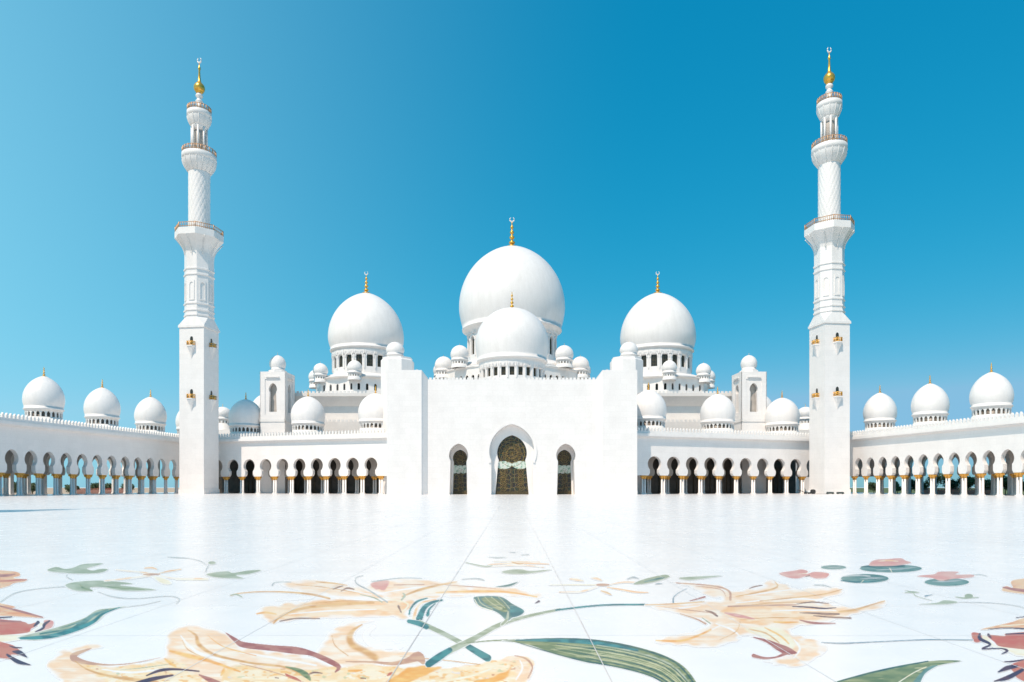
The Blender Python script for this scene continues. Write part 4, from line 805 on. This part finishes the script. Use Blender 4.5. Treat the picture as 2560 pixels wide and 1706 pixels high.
# ------------------------------------------------------------------ minarets
def minaret(label, loc, rz):
    T = thing('minaret', label, 'minaret', loc, rz, 'tall white minarets at the courtyard corners'); T.scale = (.885, .885, 1)
    w_ = 3.58
    b = MB(); b.box(-w_, w_, -w_, w_, 0, 40.0); b.box(-w_-.25, w_+.25, -w_-.25, w_+.25, 40.0, 40.5)
    b.box(-w_-.18, w_+.18, -w_-.18, w_+.18, 0, 1.1)
    b.build('square_shaft', 'wall', T)
    b = MB(); r8 = w_/math.cos(math.pi/8)*.98; V = []; F = []
    sq = [(-w_-.2, -w_-.2), (w_+.2, -w_-.2), (w_+.2, w_+.2), (-w_-.2, w_+.2)]
    V = [(x, y, 40.5) for x, y in sq]+[(r8*math.cos(R_(22.5+45*k)), r8*math.sin(R_(22.5+45*k)), 42.7) for k in range(8)]
    c_ = [4+5, 4+6, 4+7, 4+0, 4+1, 4+2, 4+3, 4+4]      # -90 side first
    F = [(0, 1, c_[1], c_[0]), (1, c_[2], c_[1]), (1, 2, c_[3], c_[2]), (2, c_[4], c_[3]), (2, 3, c_[5], c_[4]), (3, c_[6], c_[5]), (3, 0, c_[7], c_[6]), (0, c_[0], c_[7])]
    b.add(V, F); b.build('sloped_roof', 'smooth', T)
    b = MB(); b.lathe([(r8, 42.7), (r8, 60)], 8, smooth=False, a0=R_(22.5))
    for z in (43.1, 44.3, 45.9, 52.9, 54.3): b.lathe([(r8+.02, z-.25), (r8+.22, z-.15), (r8+.22, z+.15), (r8+.02, z+.25)], 8, smooth=False, a0=R_(22.5))
    for k in range(8):
        a = R_(45*k); U = Vector((math.cos(a), math.sin(a), 0)); N = Vector((-math.sin(a), math.cos(a), 0)); ap = r8*math.cos(math.pi/8)
        fr = [(-.78, 46.6), (.78, 46.6), (.78, 51.4), (-.78, 51.4)]; ii = [(-.55, 46.9), (.55, 46.9)]+[(.55*math.cos(t*math.pi/8), 50.3+.62*math.sin(t*math.pi/8)) for t in range(9)]
        b.holed(fr, [ii], N*(-ap-.16), U, N, .15)
    b.build('octagonal_shaft', 'smooth', T)
    def balcony(z0, z1, zt, r0, r1, n, cup, scall):
        b = MB(); pr = []
        for i in range(9): t = i/8; pr.append((r0+(r1-r0)*(1-math.cos(t*math.pi/2)) if not cup else r0+(r1-r0)*math.sin(t*math.pi/2), z0+(z1-z0)*t))
        pr += [(r1+.12, z1+.05), (r1+.12, zt), (r1-.1, zt+.1)]
        b.lathe(pr, n, smooth=n > 8, a0=R_(22.5))
        for k in range(scall):              # ribs of the muqarnas
            a = 2*math.pi*k/scall; pts = [((p[0]+.02)*math.cos(a), (p[0]+.02)*math.sin(a), p[1]) for p in pr[:9]]
            b.tube(pts, .12, 4)
        B_ = b.build('balcony', 'ring', T)
        r = MB(); rr = r1-.05; nn = 24 if n > 8 else 8
        ang = [R_(22.5)+2*math.pi*k/nn for k in range(nn)]
        for k in range(nn):
            a, c = ang[k], ang[k]+2*math.pi/nn; p, q = Vector((rr*math.cos(a), rr*math.sin(a), 0)), Vector((rr*math.cos(c), rr*math.sin(c), 0))
            for hz in (.35, 1.25): r.tube([p+Vector((0, 0, zt+hz)), q+Vector((0, 0, zt+hz))], .09, 4)
            m_ = max(2, int((q-p).length/.5))
            for i in range(m_): s2 = p+(q-p)*i/m_; r.tube([s2+Vector((0, 0, zt)), s2+Vector((0, 0, zt+1.3))], .07 if i else .16, 4)
        r.build('railing', 'rail', B_)
    balcony(57.8, 61.8, 63.4, r8*.99, 6.15, 8, False, 8)
    # twisted lozenge shaft
    b = MB(); n, rows = 72, 60; V = []; F = []
    for j in range(rows+1):
        z = 63.4+(79-63.4)*j/rows
        for k in range(n):
            a = 2*math.pi*k/n; q1 = math.sin(8*a+z*1.35); q2 = math.sin(8*a-z*1.35)
            r = 2.72+.10*(abs(q1)**.5)+.07*(abs(q2)**.5)-.08; V.append((r*math.cos(a), r*math.sin(a), z))
    for j in range(rows):
        for k in range(n): k2 = (k+1) % n; F.append((j*n+k, j*n+k2, (j+1)*n+k2, (j+1)*n+k))
    b.add(V, F, 0, False); b.lathe([(3.0, 63.4), (3.0, 64.3), (2.7, 64.5)], 32); b.build('round_shaft', 'smooth', T)
    balcony(78.3, 81.3, 82.6, 2.75, 4.35, 32, True, 16)
    b = MB(); b.lathe([(1.35, 82.6), (1.35, 90.2)], 16, mi=1); b.lathe([(2.2, 82.6), (2.2, 83.6), (2.0, 83.7)], 16)
    for k in range(8):
        a = 2*math.pi*(k+.5)/8; b.cyl(1.95*math.cos(a), 1.95*math.sin(a), 83.6, 89.4, .26, 10)
    b.lathe([(1.4, 88.6), (2.15, 89.3), (2.2, 90.3)], 16); b.build('lantern', ['smooth', 'soffit'], T)
    balcony(89.6, 91.9, 93.1, 2.15, 3.05, 32, True, 12)
    b = MB(); b.lathe([(.85, 93.1), (.72, 95.2), (.6, 95.3), (.95, 95.8), (.95, 96.0), (.6, 96.4), (.6, 96.7), (.95, 97.1), (.95, 97.4), (.6, 97.9)], 20); b.build('neck', 'smooth', T)
    b = MB(); pr = [(.62, 97.85), (.95, 98.1)]+[(1.45*math.cos(R_(t)), 99.2+1.35*math.sin(R_(t))) for t in range(-50, 70, 10)]+[(.42, 100.9), (.3, 102), (.2, 103.5), (.34, 103.8), (.34, 104.2), (.12, 104.6), (.1, 105.4)]
    b.lathe(pr, 24)
    pts = [(math.sin(a)*.55, 0, 106.05-math.cos(a)*.62) for a in [R_(-150+i*300/12) for i in range(13)]]; b.tube(pts, [.06+.13*math.sin(math.pi*i/12) for i in range(13)], 6, 1)
    b.build('finial', ['gold', 'ring'], T)
    # small window balconies, two on every face
    for k in range(4):
        Rm = Matrix.Rotation(k*math.pi/2, 4, 'Z')
        for zb in (22.9, 35.6):
            b = MB(); V = []; F = []; prof = [(.06, -3.0, .12), (.45, -1.6, .5), (.85, -.7, .85), (1.05, -.25, 1.05), (1.12, -.24, 1.12), (1.12, 0, 1.12)]
            for d_, z, hw in prof: V += [Rm @ Vector((-hw, -w_-.001, zb+z)), Rm @ Vector((-hw*.7, -w_-d_, zb+z)), Rm @ Vector((hw*.7, -w_-d_, zb+z)), Rm @ Vector((hw, -w_-.001, zb+z))]
            for i in range(5):
                for j in range(3): F.append((4*i+j, 4*i+j+1, 4*i+j+5, 4*i+j+4))
            F += [(0, 3, 2, 1), (20, 21, 22, 23)]
            b.add(V, F); WB = b.build('window_balcony', 'smooth', T)
            r = MB(); P3 = [Vector((-1.05, -w_, 0)), Vector((-.75, -w_-1.02, 0)), Vector((.75, -w_-1.02, 0)), Vector((1.05, -w_, 0))]
            for i in range(3):
                for hz in (.12, .5, .92): r.tube([Rm @ (P3[i]+Vector((0, 0, zb+hz))), Rm @ (P3[i+1]+Vector((0, 0, zb+hz)))], .08, 4)
                for j in range(5): q = P3[i]+(P3[i+1]-P3[i])*j/4; r.tube([Rm @ (q+Vector((0, 0, zb))), Rm @ (q+Vector((0, 0, zb+1.0)))], .06, 4)
            r.build('railing', 'gold', WB)
            d = MB(); d.holed([(-.42, zb), (.42, zb)]+[(.42*math.cos(t*math.pi/6), zb+1.75+.5*math.sin(t*math.pi/6)) for t in range(7)], [], Rm @ Vector((0, -w_-.03, 0)), Rm @ Vector((1, 0, 0)), Rm @ Vector((0, 1, 0)), .028)
            d.build('balcony_door', 'glass', WB)
    return T
minaret('tall white minaret before the left arcade corner, gold ball on top, right face shaded', (PX(458, 167), 167, 0), R_(-7.7))
minaret('tall bright white minaret with gold ball top in front of the right arcade corner', (PX(1905.5, 163), 163, 0), R_(7.7))
minaret('white minaret outside the left edge, its shadow tip on the floor', (-30.0+107*SUN.x/SUN.z, 52.5+107*SUN.y/SUN.z, 0), R_(0))

# ------------------------------------------------------------------ things on the floor and planting beyond the arcades
for name, x0, x1 in (('lawn', 103.5, 1500), ('sand', -1500, -108)):
    b = MB(); b.add([(x0, -200, .02), (x1, -200, .02), (x1, 1500, .02), (x0, 1500, .02)], [(0, 1, 2, 3)]); o = b.build(name, name); o['kind'] = 'structure'
def at(px, Z, z=0.): return (PX(px, Z), Z, z)
x, y, _ = at(1868, 160)
T = thing('cable_reel', 'black cable reel standing on the floor left of the right minaret', 'cable reel', (x, y, 0))
b = MB(); Ry = Matrix.Rotation(math.pi/2, 4, 'X')
def disc(b, y0, y1, r, z, mi=0):
    n = 20; V = [(r*math.cos(2*math.pi*k/n), yy, z+r*math.sin(2*math.pi*k/n)) for yy in (y0, y1) for k in range(n)]
    b.add(V, [tuple(range(n)), tuple(range(2*n-1, n-1, -1))]+[(k, (k+1) % n, n+(k+1) % n, n+k) for k in range(n)], mi)
disc(b, -.3, -.24, .55, .56); b.build('side_disc', 'black', T)
b = MB(); disc(b, .24, .3, .55, .56); b.build('side_disc', 'black', T)
b = MB(); disc(b, -.235, .235, .4, .56); b.build('wound_cable', 'unit', T)
b = MB(); xx, yy, _ = at(1856, 160)
T = thing('cart', 'low dark cleaning cart with a pale top beside the black reel', 'cart', (xx, yy, 0))
b.box(-.7, .5, -.35, .35, .22, .42); b.build('bed', 'unit', T)
b = MB(); b.box(-.05, .45, -.33, .33, .421, .85); b.build('tank', 'ring', T)
for q in (-.5, .35):
    b = MB(); disc(b, -.44, -.36, .2, .21); disc(b, .36, .44, .2, .21); b.build('wheel', 'black', T, (q, 0, 0))
b = MB(); b.tube([(-.68, 0, .4), (-1.6, 0, .75), (-2.3, 0, .95)], .07, 6); b.tube([(-2.3, -.3, .95), (-2.3, .3, .95)], .07, 6); b.build('handle', 'black', T)
bx = (at(1908, 157.5), at(1931, 157.5))
for i, p in enumerate(bx):
    T = thing('floodlight', ('low dark green floodlight on the floor before the right minaret, the one nearer the reel', 'low dark floodlight on the floor before the right minaret, the one farther from the reel')[i], 'floodlight', p, 0., 'floodlights at the foot of the minaret')
    b = MB(); b.add([(-.85, -.25, .08), (.85, -.25, .08), (.85, .3, .08), (-.85, .3, .08), (-.72, -.1, .48), (.72, -.1, .48), (.72, .25, .52), (-.72, .25, .52)], [(0, 3, 2, 1), (4, 5, 6, 7), (0, 1, 5, 4), (1, 2, 6, 5), (2, 3, 7, 6), (3, 0, 4, 7)]); b.build('housing', 'unit', T)
    b = MB(); b.box(-.6, -.5, -.2, .2, 0, .079); b.box(.5, .6, -.2, .2, 0, .079); b.build('foot', 'black', T)
b = MB(); p0 = at(1870, 159); p1 = at(1902, 157.6); b.tube([(p0[0]+(p1[0]-p0[0])*t, p0[1]+(p1[1]-p0[1])*t+.3*math.sin(t*6), .04) for t in [i/12 for i in range(13)]], .04, 6)
o = b.build('cable', 'black'); o['label'] = 'thin black cable on the floor from the reel to the floodlights'; o['category'] = 'cable'

def shrub(label, x, y, r, h, lm, group, z0=0.):
    T = thing('shrub', label, 'shrub', (x, y, z0), 0., group)
    b = MB(); b.tube([(0, 0, 0), (.05, 0, h*.3), (0, .05, h*.6)], [.1, .07, .04], 6)
    for k in range(4): a = k*1.6; b.tube([(0, 0, h*.25), (.5*r*math.cos(a), .5*r*math.sin(a), h*.6)], [.05, .02], 5)
    b.build('trunk', 'bark', T)
    b = MB(); cl = [(random.uniform(-.6, .6)*r, random.uniform(-.6, .6)*r, random.uniform(.4, .8)*h, random.uniform(.3, .55)*r) for _ in range(9)]
    for k in range(1300):
        c = random.choice(cl); d = Vector((random.gauss(0, 1), random.gauss(0, 1), random.gauss(0, 1))).normalized()*c[3]*random.uniform(.6, 1.1)
        p = Vector(c[:3])+d; u = Vector((random.gauss(0, 1), random.gauss(0, 1), random.gauss(0, 1))).normalized(); v = u.cross(d.normalized()+Vector((.01, 0, 0))).normalized(); s_ = random.uniform(.16, .32)
        b.add([p-u*s_, p+v*s_*.5, p+u*s_, p-v*s_*.5], [(0, 1, 2, 3)])
    b.build('crown', lm, T)
GR = 'shrubs beyond the right arcade'; GL = 'shrubs beyond the left arcade'
for i, (px, Z, r, h, lm, tx) in enumerate([(2008, 188, 1.8, 3.4, 'leaf2', 'dark shrub seen through the arches next to the right minaret'), (2062, 178, 1.7, 3.0, 'leaf', 'green shrub seen through the fourth arch right of the minaret'), (2094, 172, 2.0, 3.6, 'leaf2', 'tall dark shrub seen through the fifth arch right of the minaret'), (2118, 166, 1.6, 3.2, 'leaf', 'round green shrub above pink kerb, sixth arch right of the minaret'),
     (2152, 163, 2.3, 6.0, 'leaf', 'tallest bushy shrub reaching above the gold capitals in the right arcade'), (2188, 158, 2.0, 3.4, 'leaf2', 'dark green shrub over the pink kerb, eighth arch right of the minaret'), (2226, 152, 2.0, 5.2, 'leaf', 'tall yellowish shrub, ninth arch right of the minaret'), (2268, 147, 2.1, 3.8, 'leaf', 'bushy green shrub in the tenth arch right of the minaret'), (2310, 143, 2.2, 4.4, 'leaf', 'green shrub in the arch second from the right edge'), (2345, 139, 1.8, 3.6, 'leaf2', 'dark shrub at the right edge of the picture')]):
    t = (px-CXD)/FD; Z = (136.6+r)/(t+.2123); shrub(tx, t*Z, Z, r*1.1, h, lm, GR)
for px, Z, r, h, tx in [(40, 139, 1.7, 2.8, 'low dark shrub in the leftmost arches'), (75, 144, 1.5, 2.6, 'low dark shrub behind the third arch from the left edge'), (160, 156, 1.6, 2.6, 'dark shrub left of the pale kerb in the left arcade'), (223, 168, 1.8, 2.5, 'wide dark shrub above the pink kerb in the left arcade'), (256, 172, 1.4, 2.6, 'small dark shrub above the pink kerb, right one in the left arcade'), (290, 180, 1.5, 2.4, 'dark reddish shrub nearer the left minaret')]:
    t = -(px-CXD)/FD; Z = (129.0+r)/(t+.152); shrub(tx, -t*Z, Z, r*1.1, h, 'leaf2', GL)
def kerb(label, x, y, L, rz, h=1.25):
    T = thing('planter', label, 'planter', (x, y, 0), rz, 'pink stone planters beyond the arcades')
    b = MB(); b.box(-L/2, L/2, -.4, .4, 0, h*.7); b.box(-L/2-.08, L/2+.08, -.48, .48, h*.7+.002, h*.8); b.build('trough', 'kerb', T)
    b = MB()
    for k in range(int(L*60)):
        p = Vector((random.uniform(-L/2, L/2), random.uniform(-.4, .4), h*.8+random.uniform(0, .35))); u = Vector((random.gauss(0, 1), random.gauss(0, 1), random.gauss(0, .5))).normalized()*.09; v = u.cross(Vector((0, .3, 1))).normalized()*.08
        b.add([p-u, p-v, p+u, p+v], [(0, 1, 2, 3)], 0 if random.random() < .6 else 1)
    b.build('flowers', ['petal', 'leaf'], T)
kerb('long pink stone planter with red flowers seen through the right arcade', 133.9+2.6-.2123*158, 158, 22, R_(102))
kerb('pink and cream stone planter with red flowers seen through the left arcade', -126.5-2.6+.152*172, 172, 20, R_(81.4))
